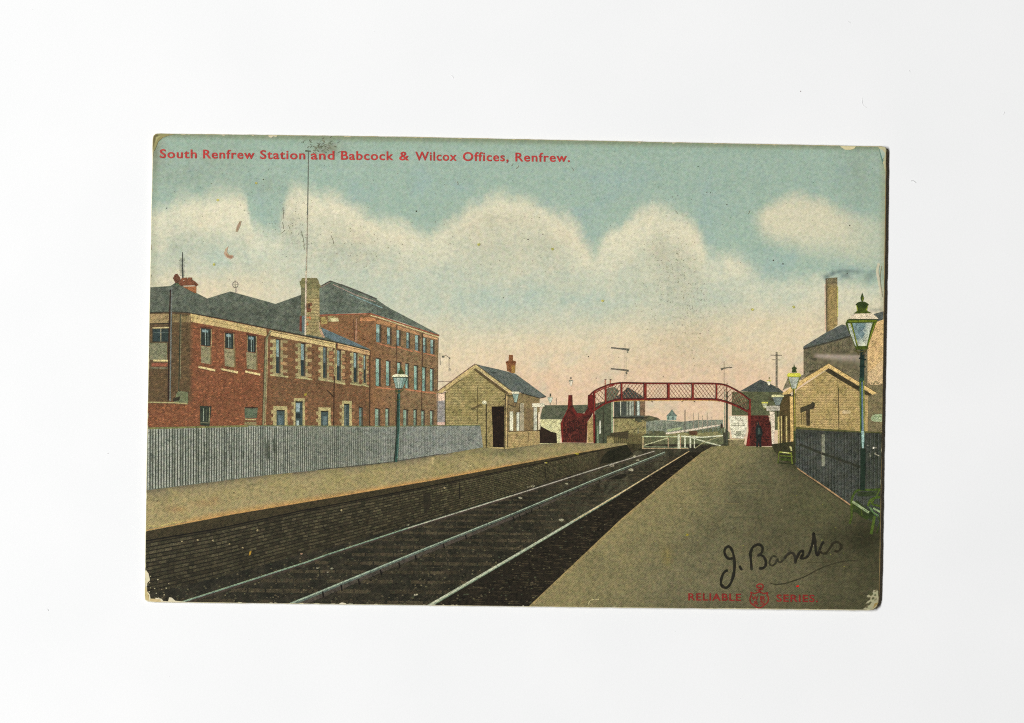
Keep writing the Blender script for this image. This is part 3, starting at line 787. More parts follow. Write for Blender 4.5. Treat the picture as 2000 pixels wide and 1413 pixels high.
def win(parent, x0, x1, y0, y1, sp=None, slope=0.02, top=GL, bot=GL, lay=6, lintel=True, sill=None, name='window'):
    s = Ink(); w = x1 - x0; dy = (x1 - x0) * .2
    s.poly([(x0-.6,y0-1),(x1+.8,y0-1+dy),(x1+.8,y1+dy),(x0-.6,y1)], C(78,70,58), lay)
    mid = sp if sp else (y0 + y1) / 2
    s.poly([(x0,y0),(x0+w*.66,y0+dy*.6),(x0+w*.66,mid+dy*.6),(x0,mid)], top, lay+1)
    s.poly([(x0,mid+.8),(x0+w*.66,mid+.8+dy*.6),(x0+w*.66,y1+dy*.6),(x0,y1)], bot, lay+1)
    if lintel: s.line([(x0,y0-1.6),(x1+1.5,y0-1.2+dy)],1.6,C(60,50,40),lay+2)
    s.build(name, M_INK, parent)
    if sill:
        k = Ink(); k.poly(sill[0], sill[1], lay+1); k.build('sill', M_INK, parent)
for x0, x1, y0, y1 in ((735,744,634,668),(756,764,640,672),(774.8,782,645,675),(794,800,650,680),(811,818.7,655,684.6),(826.5,832.5,660,689),(841,848,664,691)):
    win(tall, x0, x1, y0, y1, bot=C(110,134,132), lintel=False)
for x0, x1, y0, y1 in ((734,743,701,753.6),(754,762,706,753),(776,783,709,730),(792,798,711,758),(808.6,816,715,761),(825,831.6,718,764),(840,846.5,721,763)):
    win(tall, x0, x1, y0, y1, top=C(150,182,168), bot=C(128,162,150))
for x0, x1, y0 in ((732.5,742,799),(753,760,799),(788,796,801),(808,813.5,801),(823,829,803),(840,846,803)):
    win(tall, x0, x1, y0, 833, top=C(140,164,146), bot=C(120,140,122))
for pts in ([(736,671),(772,680)],[(776,678),(806,687)],[(809,685),(822,690)],[(828,690),(850,696)],[(736,757),(771,761)],[(792,761),(852,769)]):
    stroke_part('sill', [(pts, 2.4, C(176,118,86), 7)], parent=tall)

# long range: front, middle and shaded left end
def longc(x, y):
    if x < 372 and y < 787: return mixc(SH, C(92,74,52), .5 + .6 * fb(x, y, 20, 3))
    t = ss(500, 540, x)
    c = mixc(BR1, BR2, t)
    return mixc(c, C(112,74,50), .28 * ss(740, 775, y) * (1 - ss(795, 810, y)) * (1 - t) + .3 * fb(x, y, 24, 6))
s = Ink()
s.grad([(285,608),(367,608),(504,634),(723,682),(721,836),(285,840)], longc, 5, 9)
speck(s, 374, 632, 522, 832, [C(120,70,46),C(166,106,74)], 900, 6, lambda x, y: y > 632 + (x-372)*.18)
speck(s, 524, 660, 720, 830, [C(108,70,46),C(146,102,70)], 900, 6, lambda x, y: y > 660 + (x-524)*.18)
speck(s, 289, 790, 372, 832, [C(120,72,46),C(160,104,70)], 200, 6)
speck(s, 290, 640, 370, 780, [C(84,66,44),C(116,94,66)], 380, 6)
for yy in range(720, 784, 4): s.line([(290,yy),(330,yy)],.8,C(84,68,46),7)
rng = s.build('long_office_range', M_INK, label='long two-storey red brick office range at the left')
s = Ink()
s.grad([(285,562),(333,559),(342,553),(352,556),(404.5,583.5),(449.7,569.5),(510,586),(538,594),(590,575.5),(622,637),(670,660),(722,682),(724,686),(659,669),(585,653.5),(504,637.5),(430,622),(367,611.5),(336,610),(285,611)], tex(C(88,95,84), 30, .3), 7, 6)
s.line([(292,611),(336,609.5),(367,611),(430,622.5),(504,638),(585,654),(659,669.5),(723,685)],2,C(58,56,46),9)
s.poly(z6((740,700),(1150,880),(1350,975),(940,885),(800,820)), C(96,114,118), 8)
for k in range(24):
    x = 300 + k * 13; s.line([(x, 600), (x + 6, 606)], .8, C(96,103,90), 8)
s.build('roof', M_INK, rng, 'long dark slate roof with two hips')
s = Ink()
s.poly([(372,613),(520,643),(521,657),(440,641),(373,629)], STONE, 8); s.line([(373,620),(520,650)],1,C(150,130,84),9)
for i in range(14): s.blob(R.uniform(385,515), 0, 0, 0, STONE, 9) if 0 else None
s.poly([(527,645),(655,670),(656,680.5),(529,656)], C(208,186,132), 8); s.line([(530,648),(655,673)],1.2,C(120,98,66),9)
s.poly([(660,671),(722,685),(722,694),(660,681)], C(204,168,120), 8); s.line([(661,674),(722,688)],1.1,C(120,86,62),9)
s.poly([(291,614),(330,613),(330,631),(290,632)], C(156,136,98), 8); s.line([(290,633),(332,632)],2.2,C(52,46,36),9)
s.poly([(337,614),(372,616),(372,630),(337,630)], C(128,112,78), 7); s.line([(353,616),(370,617)],1,C(80,70,50),9); s.line([(370,616),(370,629)],1,C(150,136,98),9)
s.line([(290,624),(330,623)],1,C(120,100,70),9)
s.build('cornice', M_INK, rng, 'cream stone band under the eaves')
# left shaded bay
s = Ink(); s.rect(297,640,330,669,C(66,64,54),8); s.rect(299,643,313,667,C(52,66,66),9); s.rect(315,643,329,667,C(50,62,60),9); s.line([(298,641),(330,640)],2.6,C(192,176,130),10)
s.line([(314,642),(314,668)],1.6,C(150,146,122),10); s.line([(299,650),(329,649.5)],1,C(96,108,104),10); s.build('window', M_INK, rng, 'wide two-light window at the shaded left end')
s = Ink(); s.rect(292,670,326,703,C(126,126,100),8); s.line([(299,704.5),(328,705)],3.4,C(212,196,142),9); s.rect(296,709,327,716,C(140,86,66),8); s.line([(294,719),(328,719.5)],2,C(124,122,100),9); s.build('window_panel', M_INK, rng)
stroke_part('drainpipe', [([(333,566),(330,640),(328.5,783)],2.6,C(52,38,32),10),([(335.5,562),(334,640),(332,784)],2.6,C(112,118,114),10)], 'tall grey pipe down the shaded end', parent=rng)
stroke_part('drainpipe', [([(352,614),(350.5,690),(349,764)],1.8,C(52,60,46),10),([(353.6,614),(352.4,740)],.9,C(140,140,110),10)], parent=rng)
s = Ink(); s.poly([(345,768),(349,764),(367,766),(367,788),(340,786)], C(112,118,88), 9); s.poly([(338,779),(352,774),(350,783),(338,784)], C(54,50,38), 10); s.line([(288,786),(340,787),(366,789)],2.4,C(168,162,116),10); s.build('yard_wall_coping', M_INK, rng)
# front face windows
for x0, x1, y0, y1, px0, px1, py1, sl in ((393.5,411,641,675,393,409,712,((387.6,715),(420.5,722),(420,726),(387.6,719))),
        (440.5,455,650,680,439,456,718,((431,719.5),(465,725.5),(464,730),(432,723))),(484.5,499,655,687,482,499,723,((479,724),(508.5,730),(508,734),(479,728)))):
    s = Ink(); s.poly([(x0-3,y0-4),(x1+3,y0-1),(x1+5,y0+3),(x0-3,y0+1)], C(92,56,40), 7)
    s.poly([(x0-1,y0),(x1+1,y0+2),(x1,y1+2),(x0-1,y1)], C(44,52,48), 8)
    w = x1 - x0
    s.poly([(x0+1,y0+3),(x0+w*.75,y0+4),(x0+w*.75,y0+9),(x0+1,y0+8)], C(124,148,150), 9)
    s.line([(x0+w*.42,y0+2),(x0+w*.44,y1)],1.3,C(150,166,158),9); s.line([(x0+w*.72,y0+8),(x0+w*.72,y1)],.9,C(112,130,124),9)
    s.line([(x1+1.5,y0+2),(x1+2,y1+2)],1.6,C(156,142,104),8); s.line([(x0-1.5,y0),(x0-1.5,y1)],1.3,C(150,130,96),8)
    s.build('window', M_INK, rng)
    s = Ink(); s.poly([(px0-1,y1+1),(px1+1,y1+3),(px1+1,py1),(px0,py1-3)], C(144,138,106), 8); s.line([(px1+2,y1),(px1+2.5,py1)],3,C(128,112,78),8)
    s.line([(px0,(y1+8)),(px1,(y1+10))],1,C(110,100,76),9)
    s.build('window_panel', M_INK, rng)
    s = Ink(); s.poly(list(sl), C(214,196,142), 9); s.line([(sl[3][0],sl[3][1]+1),(sl[2][0],sl[2][1]+1)],1,C(96,60,42),8); s.build('sill', M_INK, rng)
s = Ink(); s.poly(z5((780,800),(940,805),(912,1075),(785,1070)), C(50,58,48), 8); s.line(z5((830,830),(828,1010)),1.6,C(146,156,136),9); s.line(z5((870,840),(870,1010)),1,C(80,84,70),9)
s.line(z5((915,820),(905,1040)),1.4,C(160,156,118),9); s.line(z5((790,1030),(905,1035)),2,C(110,112,88),9); s.build('window', M_INK, rng)
s = Ink(); s.poly(z5((1395,815),(1580,820),(1565,970),(1400,970)), C(92,104,84), 8); s.line(z5((1400,825),(1580,825)),2.4,C(60,46,36),9); s.line(z5((1400,985),(1555,990)),2.4,C(184,172,122),9)
s.line(z5((1400,1008),(1555,1010)),1.3,C(70,58,44),9); s.poly(z5((1395,1020),(1560,1020),(1560,1060),(1395,1060)), C(140,128,92), 9); s.build('window', M_INK, rng)
stroke_part('drainpipe', [([(529,646),(521,660),(519,700),(517.5,760),(514,832)],4,C(132,130,98),10),([(526,650),(517,662),(515.5,720),(512,832)],1.6,C(84,66,46),10),([(523,662),(521.5,740),(518,832)],1.3,C(176,164,120),11)], 'pale stone-coloured pipe between the two colours of brick', parent=rng)
stroke_part('drainpipe', [([(657,672),(655,690),(652.5,760),(651.5,832)],2.2,C(66,48,36),10),([(655,672),(653.5,735)],1.2,C(176,170,120),10),(z7((900,505),(950,555),(1000,605)),2,C(56,42,32),10)], parent=rng)
# mid-range windows with toothed stone surrounds
OR = C(154,112,80)
for x0, x1, y0, y1, sz in ((539.6,547,664,729,10),(588,595.8,672,734,9),(631.5,637.8,679,738,8),(658.5,665,685,743,6),(691,697.6,690,746,6),(710.5,714,695,748,4)):
    s = Ink()
    s.poly([(x0-sz*.7,y0-2),(x1+sz*.5,y0),(x1+sz*.6,y1+5),(x0-sz*.7,y1+3)], C(150,140,102), 7)
    k = 0; y = y0 - 1
    while y < y1:
        if k % 2 == 0:
            s.poly([(x0-sz*1.25,y+1),(x0-1,y),(x0-1,y+6.5),(x0-sz*1.15,y+7)], jit(C(166,154,110), .2), 8)
            s.poly([(x1+1,y+1),(x1+sz*1.5,y+2),(x1+sz*1.4,y+8),(x1+1,y+7)], jit(C(162,130,92) if k % 4 else C(164,146,106), .2), 8)
        else:
            s.poly([(x1+sz*.6,y+2),(x1+sz*1.9,y+2.5),(x1+sz*1.7,y+6.5),(x1+sz*.6,y+6)], jit(OR if sz < 9 else BR2, .1), 8)
        k += 1; y += 7.2
    s.poly([(x0-sz*1.2,y1+2),(x1+sz*1.6,y1+6),(x1+sz*1.6,y1+9),(x0-sz*1.2,y1+5)], C(176,168,122), 9)
    ws = s.build('stone_surround', M_INK, rng)
    m = y0 + (y1 - y0) * .5
    win(rng, x0, x1, y0, y1, sp=m, top=C(136,160,158) if x0 < 600 or x0 > 650 else C(96,112,110), bot=C(48,62,62), lay=9)
# ground-floor doors and windows
for zz, x0, x1, y0, sx0, sx1, sy in ((0,540,556,801,534,562,793.5),(1,577,591,784,574,596,778),(2,627,641,803,622,647,796),(3,672,682,789,668,688,783)):
    s = Ink(); s.poly([(sx0,sy),(sx1-1,sy+.5),(sx1,834),(sx0-1,834)], C(178,166,118), 7)
    y = sy + 8; k = 0
    while y < 828:
        if k % 2 == 0:
            s.poly([(sx0-5,y),(sx0+1,y),(sx0+1,y+6),(sx0-4,y+7)], C(170,154,110), 8); s.poly([(sx1-1,y),(sx1+5,y),(sx1+4,y+7),(sx1-1,y+6)], jit(OR,.1), 8)
        y += 7; k += 1
    s.build('stone_surround', M_INK, rng)
    s = Ink(); s.poly([(x0,y0),(x1,y0+1),(x1,834),(x0,834)], C(66,80,78), 9); s.line([(x0,y0+1),(x1+.5,y0+1.5)],2.4,C(40,38,32),10)
    if zz == 1: s.poly([(578,788),(586,788),(585,805),(578,805)], C(138,158,160), 10); s.rect(578,808,587,817,C(40,50,48),10); s.rect(579,822,584,834,C(170,186,180),10)
    if zz in (0,2): s.poly([(x0+3,y0+10),(x1-2,y0+11),(x1-3,833),(x0+4,833)], C(92,110,112), 10)
    if zz == 3: s.line([(x0+2,y0+3),(x0+2,832)],1.4,C(120,136,126),10); s.line([(x0,818),(x1-2,818)],1,C(130,140,128),10)
    s.build('door' if zz != 1 else 'window', M_INK, rng)
win(rng, 701.5, 708, 797, 833, top=C(104,128,122), bot=C(90,112,104), lay=8)
# big chimney
s = Ink()
s.poly(z6((500,205),(730,200),(735,640),(790,835),(545,790),(540,560),(500,560)), C(156,144,102), 9)
s.poly(z6((512,85),(700,85),(720,118),(725,150),(755,190),(730,215),(500,212),(480,130),(500,118)), C(122,118,82), 10)
s.poly(z6((525,215),(728,215),(728,335),(555,340),(525,300)), C(142,136,96), 10); s.line(z6((545,335),(728,342)),1.2,C(84,74,50),11)
s.poly(z6((560,345),(728,350),(728,560),(560,555)), C(172,156,112), 10)
s.poly(z6((565,400),(640,398),(640,460),(625,510),(575,515)), C(116,72,52), 11); s.poly(z6((590,405),(612,405),(612,470),(592,480)), C(70,50,40), 12)
s.poly(z6((500,205),(552,215),(552,560),(500,560)), C(112,112,84), 10)
s.poly(z6((485,560),(510,560),(510,760),(480,750)), C(104,62,50), 9); s.poly(z6((512,560),(548,560),(548,780),(512,770)), C(100,114,114), 9)
for yy in range(552, 655, 6): s.line([(597, yy), (623, yy + 1)], .9, C(116,106,74), 12)
for yy in range(586, 650, 12): s.rect(R.uniform(600,606), yy, R.uniform(612,620), yy + 5, jit(C(150,136,94), .12), 11)
for i in range(7): s.blob(598+R.uniform(0,8), 620+R.uniform(0,16), 2, 2, C(188,118,78), 11, 6)
for i in range(30): s.blob(R.uniform(599,624), R.uniform(560,655), 1.4, 1.1, jit(C(140,130,90), .2), 11, 6)
s.poly(z6((720,600),(740,700),(800,830),(775,835),(730,740)), C(190,158,132), 10)
s.build('chimney', M_INK, rng, 'broad pale stone chimney stack where the two blocks meet')
s = Ink()
s.poly(za((370,410),(395,360),(425,352),(460,400),(470,440),(430,480),(400,470)), C(106,70,54), 9)
s.poly(za((400,470),(440,470),(470,520),(440,500),(395,505)), C(88,100,76), 9)
s.poly(za((480,405),(550,400),(550,425),(562,400),(612,400),(615,430),(650,450),(690,490),(665,515),(640,500),(470,505),(440,480)), C(122,78,56), 9)
s.poly(za((490,515),(665,510),(665,600),(640,595)), C(146,96,62), 9)
s.line(za((470,500),(690,495)),1.4,C(96,54,40),10)
s.build('chimney', M_INK, rng, 'orange-red chimney with pots at the left end')
s = Ink(); s.line([(356.5,493),(356,520),(357,543)],[1.6,2.6,3],C(72,76,70),10)
for i in range(15): s.rect(349+R.uniform(0,3), 504+i*2.4, 363-R.uniform(0,4), 505+i*2.4, C(116,118,106), 9)
s.build('telegraph_pole', M_INK, label='stubby pole with many cross arms over the left chimney')
s = Ink()
for a in range(10):
    t0, t1 = a * math.pi / 5, (a + 1) * math.pi / 5
    s.line([(459.5+5.5*math.cos(t0),556.5+6*math.sin(t0)),(459.5+5.5*math.cos(t1),556.5+6*math.sin(t1))],1.5,C(128,124,110),9)
s.line([(454,557),(465,556)],1,C(140,136,120),9); s.line([(459,548),(460,574)],1.1,C(150,146,128),9); s.line([(461,563),(462,573)],2.4,C(196,182,164),8)
s.build('roof_finial', M_INK, rng, 'little wire globe on the second hip')
s = Ink()
s.line([(602.3,296),(601.6,360),(600.6,420),(599.4,480),(598,540)],[1.6,1.8,2,2.2,2.4],C(104,108,98),13)
s.line([(597.8,530),(597.2,580),(596.4,655)],[2,2.6,3],C(206,190,170),14); s.line([(600.2,420),(598.6,540)],.9,C(208,196,172),14)
s.line([(596,295),(607,296)],3,C(96,98,84),13)
s.build('flagpole', M_INK, label='tall thin flagpole rising from the chimney to the caption')

# ------------------------------------------------------------------ platforms and track
PED = [(283,1039),(287,1038),(450,1006),(640,974),(850,938),(1000,909.5),(1112.5,888.4),(1219.6,869.5)]      # left platform edge
COP = [(283,1058),(287,1057),(423,1034),(600,996),(640,989),(836,951),(1000,917),(1112,893),(1219,870.5)]
FB_ = [(283,958.5),(287,958),(423,941),(518,929),(620,919),(740,906.5),(769,903),(866,887.5),(943,874),(986,878),(1054,868),(1100,865),(1160,866),(1225,866)]
RL = [(340,1182),(363,1174),(600,1098),(640,1083.6),(797,1032),(1000,968.5),(1184,910),(1278,881.5)]
RM = [(560,1182),(600,1166),(809,1080),(1000,1004.2),(1158,938),(1299,883)]
RR = [(836,1185),(1000,1089),(1209,965),(1346,881.5)]
PE2 = [(1030,1187),(1100,1121),(1213,1014),(1300,940),(1372,882.5)]
def bed(x, y):
    f = fb(x, y, 26, 1)
    c = mixc(C(54,51,40), C(36,36,28), .5 + .9 * f)
    c = mixc(c, C(74,72,56), ss(1000, 1200, x) * ss(0, .4, f + .2))
    if y > interp(sorted(RR, key=lambda p: p[0]), x) + 4: c = mixc(C(36,33,25), C(48,44,33), .5 + f)
    return c
s = Ink(); s.grad([(280,1060),(1000,905),(1220,866),(1250,868),(1420,868),(1420,885),(1372,884),(1300,942),(1213,1016),(1100,1123),(1030,1190),(280,1185)], bed, 4, 8)
for i in range(4200):
    x, y = R.uniform(300, 1340), R.uniform(880, 1180)
    if y < at(COP, x) + 10 or x > 1372 - (y - 884) * 1.14: continue
    r = R.uniform(.6, 1.2) * (.6 + .8 * ss(880, 1180, y)); s.blob(x, y, r * 1.5, r, jit(R.choice([C(86,80,60),C(74,70,54),C(30,28,22),C(96,90,68),C(64,70,54),C(38,36,28)]), .2), 7 if i % 3 else 5, 5)
def xat(P, y):
    q = sorted(P, key=lambda p: p[1])
    return interp([(b, a) for a, b in q], y)
y = 893.0
while y < 1190:
    k = (y - 880) / 300; th = 1.0 + 7 * k
    xl, xr = xat(RL, y) - 26 * k, xat(RR, y) + 4
    n = 14
    for q in range(n):
        a = xl + (xr - xl) * q / n; b = xl + (xr - xl) * (q + .92) / n
        if R.random() < .16 or a > xat(PE2, y) - 8: continue
        dy = 5 * k * (q / n)
        s.poly([(a, y + dy + R.uniform(-1, 1)), (b, y + dy + R.uniform(-1, 1)), (b, y + dy + th), (a, y + dy + th)], shade(C(68,62,47), R.uniform(.7, 1.2)), 6)
    y += 3 + 19 * k
for x, y, w in ((1195,909,5),(1232,918,5),(1240,892,4),(1041,950,4),(1016,973,4),(1097,1016,5),(797,1025,3),(1032,951,3),(648,1111,3),(620,1110,2),(640,1118,2),(812,1162,4),(1106,945,3),(1246,899,3)):
    s.blob(x, y, w, w * .55, C(158,154,130), 8, 8, .4)
s.blob(1205,932,18,5,C(38,36,28),7,9,.2,-.1)
for y in range(900, 1180, 11):
    for k in range(5):
        x = R.uniform(500, 1250)
        if y > at(COP, x) + 60 and x < 1372 - (y - 884) * 1.2: s.line([(x, y), (x + 30, y - 1), (x + R.uniform(50, 90), y + 1)], 1.4, shade(bed(x + 30, y), R.uniform(1.1, 1.25)), 6)
s.build('track_bed', M_DARK, label='dark ballast and sleepers between the two platforms')
s = Ink(); s.poly([(1034,1186),(1100,1121),(1213,1014),(1300,940),(1370,884),(1346,884),(1330,893),(1213,966),(1000,1093),(840,1188)], C(38,34,26), 7)
for i in range(500):
    t = R.random(); y = 890 + t * 290; xr = interp([(882,1372),(1187,1030)], y); xl = interp([(882,1350),(1187,846)], y)
    x = R.uniform(xl + 8, xr - 4); s.line([(x, y), (x + R.uniform(3, 16) * (.3 + t), y)], 1.1, jit(C(64,57,42) if i % 3 else C(26,24,18), .2), 8)
s.build('platform_shadow', M_DARK, label='near-black strip between the near rail and the right platform')

# left platform wall
def wallc(x, y):
    f = fb(x, y, 18, 3)
    c = mixc(C(64,58,42), C(34,32,25), .45 + .8 * f)
    return mixc(c, C(84,76,54), .35 * ss(700, 1000, x) * ss(-.2, .3, f))
s = Ink()
s.grad([(280,1056),(423,1033),(600,995),(836,950),(1000,916),(1112,892),(1218,869.5),(1245,880),(1184,908),(1000,964),(797,1026),(640,1072),(420,1120),(280,1150)], wallc, 7, 9)
for j in range(13):
    d0, d1 = j * 9.0 + 8, 0
    pts = []
    for x in range(284, 1130, 24):
        wy = at(COP, x); h = (interp([(284,100),(640,78),(1000,46),(1200,22)], x)); pts.append((x, wy + h * (j + .6) / 13 + R.uniform(-.5, .5)))
    s.line(pts, [interp([(284,2.0),(1130,.7)], p[0]) for p in pts], C(32,30,22), 8)
for j in range(13):
    x = 284 + R.uniform(-6, 0)
    while x < 1165:
        h = interp([(284,100),(640,78),(1000,46),(1200,22)], x); k = h / 13; w = R.uniform(9, 15) * k / 7
        yc = at(COP, x) + h * (j + 1.1) / 13; y2 = at(COP, x + w) + h * (j + 1.1) / 13
        f = R.choice([.62,.75,.85,1,1.1,1.25,1.5]) * (1.15 - .3 * j / 13) * (1.0 + .25 * fb(x, yc, 30, 4))
        base = mixc(C(64,60,44), C(80,76,54), ss(700, 1050, x))
        if x > 900: f = 1 + (f - 1) * .6
        s.poly([(x+.6,yc-k*.34),(x+w-.6,y2-k*.34),(x+w-.6,y2+k*.34),(x+.6,yc+k*.34)], shade(base, f), 9); x += w
s.line([(898,944),(897,975)],2.4,C(36,34,26),10); s.poly([(826,965),(840,963),(842,990),(828,1005)], C(44,41,31), 10); s.line([(1064,912),(1066,935)],2,C(40,38,28),10)
for x, y in ((386,1055),(416,1056),(448,1063),(355,1058),(474,1070),(503,1036),(667,997),(868,953),(1065,904)):
    s.blob(x, y, 2, 1.8, C(160,146,110), 10, 7)
s.poly([(487,1078),(491,1076),(490,1083),(486,1086)], C(164,130,48), 10); s.blob(589,1082,2.4,1.6,C(178,144,118),10)
s.build('platform_wall', M_COURSE, label='dark coursed stone wall of the left platform')
s = Ink()
s.poly(PED + COP[::-1], C(60,54,37), 10)
s.line([(p[0], p[1] - .5) for p in COP], [2.6,2.6,2.4,2,2,1.8,1.3,1,1], C(24,22,17), 11)
s.build('platform_coping', M_DARK, label='overhanging stone edge of the left platform')
s = Ink(); s.poly([(1176,893),(1186,882),(1219,869.6),(1224,870),(1237,888),(1216,899),(1190,905),(1172,906)], C(38,38,27), 10); s.build('platform_ramp', M_DARK, label='dark end slope of the left platform')

def platl(x, y):
    fy = at(FB_, x); ey = at(PED, x) if x < 1219 else 870
    t = (y - fy) / max(ey - fy, 1)
    c = mixc(mixc(C(112,104,82), C(143,132,99), ss(0, .12, t)), C(158,145,104), ss(.1, .35, t))
    c = mixc(c, C(152,142,94), .5 * ss(-.1, .4, fb(x, y, 60, 2)))
    c = mixc(c, C(188,146,90), .75 * ss(.80, .97, t) * ss(290, 420, x) * (1 - ss(1150, 1200, x)))
    for hx, hy, rx, ry, a in ((345,995,22,6,.35),(400,984,24,6,.3),(420,976,8,5,.35)):
        q = ((x-hx)/rx)**2 + ((y-hy)/ry)**2; c = mixc(c, C(166,116,70), a * math.exp(-q))
    c = mixc(c, C(112,112,80), .7 * math.exp(-((x-985)/75)**2 - ((y-884)/8)**2))
    c = mixc(c, C(138,126,88), .4 * ss(1000, 1100, x))
    return c
s = Ink()
s.grad(FB_ + [(1225,869)] + PED[::-1], platl, 12, 7, 4)
s.line(smooth([(288,1027),(310,1028),(335,1022),(370,1016)]),1.4,C(190,174,108),13)
s.poly([(843,894),(848,894),(847,908),(843,908)], C(190,172,124), 13)
for p in ((457,963),(307,979),(1125,886),(1067,904)): s.blob(p[0],p[1],1.6,1.4,C(60,50,36) if p[0]<1000 else C(176,168,60),13,7)
s.line(smooth([(910,905),(915,911),(922,908)]),1,C(196,176,136),13)
s.line([(286,1036.5)] + [(p[0], p[1]-1.4) for p in PED[2:6]], 1.4, C(192,148,90), 13)
s.build('left_platform', M_PLAT, label='sandy left platform with an orange-tinted edge')

def platr(x, y):
    t = ss(885, 1180, y)
    ex = interp([(882,1372),(940,1300),(1014,1213),(1121,1100),(1187,1030)], y)
    u = (x - ex) / max(1722 - ex, 1)
    c = mixc(C(136,127,90), C(113,109,81), ss(0, .45, u + .1 * fb(x, y, 80, 1)))
    c = mixc(c, C(88,85,63), ss(.22, .68, u + .12 * fb(x, y, 50, 5)))
    c = mixc(c, C(60,60,42), .8 * ss(.72, 1.0, u + .12 * fb(x, y, 40, 9)) * ss(900, 1050, y))
    c = mixc(c, C(84,82,60), .45 * ss(1100, 1190, y) * ss(.35, .9, u))
    c = mixc(c, C(122,116,88), .55 * math.exp(-((x-1400)/190)**2 - ((y-1130)/55)**2))
    c = mixc(c, C(62,62,42), .75 * ss(1490, 1545, x) * (1 - ss(890, 925, y - .2*(x-1500))) )
    c = mixc(c, C(150,132,72), .5 * math.exp(-((x-1302)/9)**2 - ((y-1088)/18)**2))
    c = mixc(c, C(176,150,100), .6 * (1 - ss(0, 6, x - ex)))
    c = mixc(c, C(118,116,74), .5 * (1 - ss(872, 884, y)))
    c = mixc(c, C(92,92,64), .6 * math.exp(-((x-1590)/60)**2 - ((y-990)/40)**2))
    c = mixc(c, C(44,44,30), .75 * math.exp(-((x-1680)/45)**2 - ((y-1050)/32)**2))
    return c
s = Ink()
s.grad([(1372,882.5),(1390,873),(1412,871),(1510,873),(1525,895),(1552,906),(1661,987),(1725,1035),(1725,1195),(1028,1190),(1030,1187),(1100,1121),(1213,1014),(1300,940)], platr, 9, 8)
for i in range(60):
    x, y = R.uniform(1150, 1700), R.uniform(950, 1180)
    if x > 1372 - (y - 884) * 1.12 + 30 and x < 1650: s.blob(x, y, R.uniform(.6,1.1), R.uniform(.6,1), R.choice([C(30,28,20),C(176,172,140),C(150,150,70)]), 10, 6)
for i in range(46):
    x, y = R.uniform(1180, 1690), R.uniform(940, 1180)
    if x > 1372 - (y - 884) * 1.12 + 40: s.line(smooth([(x,y),(x+R.uniform(20,60),y+R.uniform(-2,3)),(x+R.uniform(70,130),y+R.uniform(0,6))], 3), 1.2, shade(platr(x + 40, y), R.uniform(.84, .94)), 10)
s.line(smooth([(1148,1184),(1152,1174),(1160,1171),(1170,1171)]),1.3,C(196,186,140),11)
s.build('right_platform', M_PLAT, label='broad olive-brown right platform, darker towards the fence')

# rails
s = Ink()
wl = [4.4,3.8,3,2.8,2.3,1.9,1.5,1.2]
s.line([(x, y + 3) for x, y in RL], [7,6.5,4.5,4,3,2,1,1], C(66,58,50), 9)
s.line(RL, [w * .85 for w in wl], C(118,138,126), 10); s.line([(x, y - 1) for x, y in RL[:6]], 1.1, C(150,172,140), 11); s.line(RL[4:], [1.8,2,1.8,1.5], C(172,166,152), 12)
s.build('rail', M_INK, label='far rail beside the left platform wall')
s = Ink()
s.line([(x, y + 8) for x, y in RM], [10,10,7,5,2.5,1], C(74,68,60), 8)
s.line([(x, y + 3) for x, y in RM], [4.6,4.2,2.6,1.4,1,1], C(92,104,96), 9)
s.line(RM, [3,2.8,2.3,2,1.7,1.4], C(160,176,156), 10)
for x, y in ((630,1160),(666,1147),(700,1136),(743,1117),(779,1103),(811,1089),(866,1066),(909,1048),(1002,1012),(1014,1008),(1027,1003),(1037,998),(1052,990),(1108,964),(1128,956),(1170,940)):
    k = interp([(600,1),(1200,.35)], x); s.line([(x, y - 5 * k), (x + 2, y + 8 * k)], 3.4 * k, C(24,22,18), 11)
s.build('rail', M_INK, label='middle rail with its teal side catching the light')
s = Ink(); s.line(RR, [6.4,4.6,2.6,1.4], C(180,186,162), 10); s.line([(x + 2, y + 1.5) for x, y in RR[:3]], [2,1.4,.8], C(120,140,118), 11)
s.line([(1120,1018),(1209,965),(1346,881.5)], [1.4,1.8,1.4], C(206,180,134), 12)
s.build('rail', M_INK, label='near bright rail running beside the right platform')

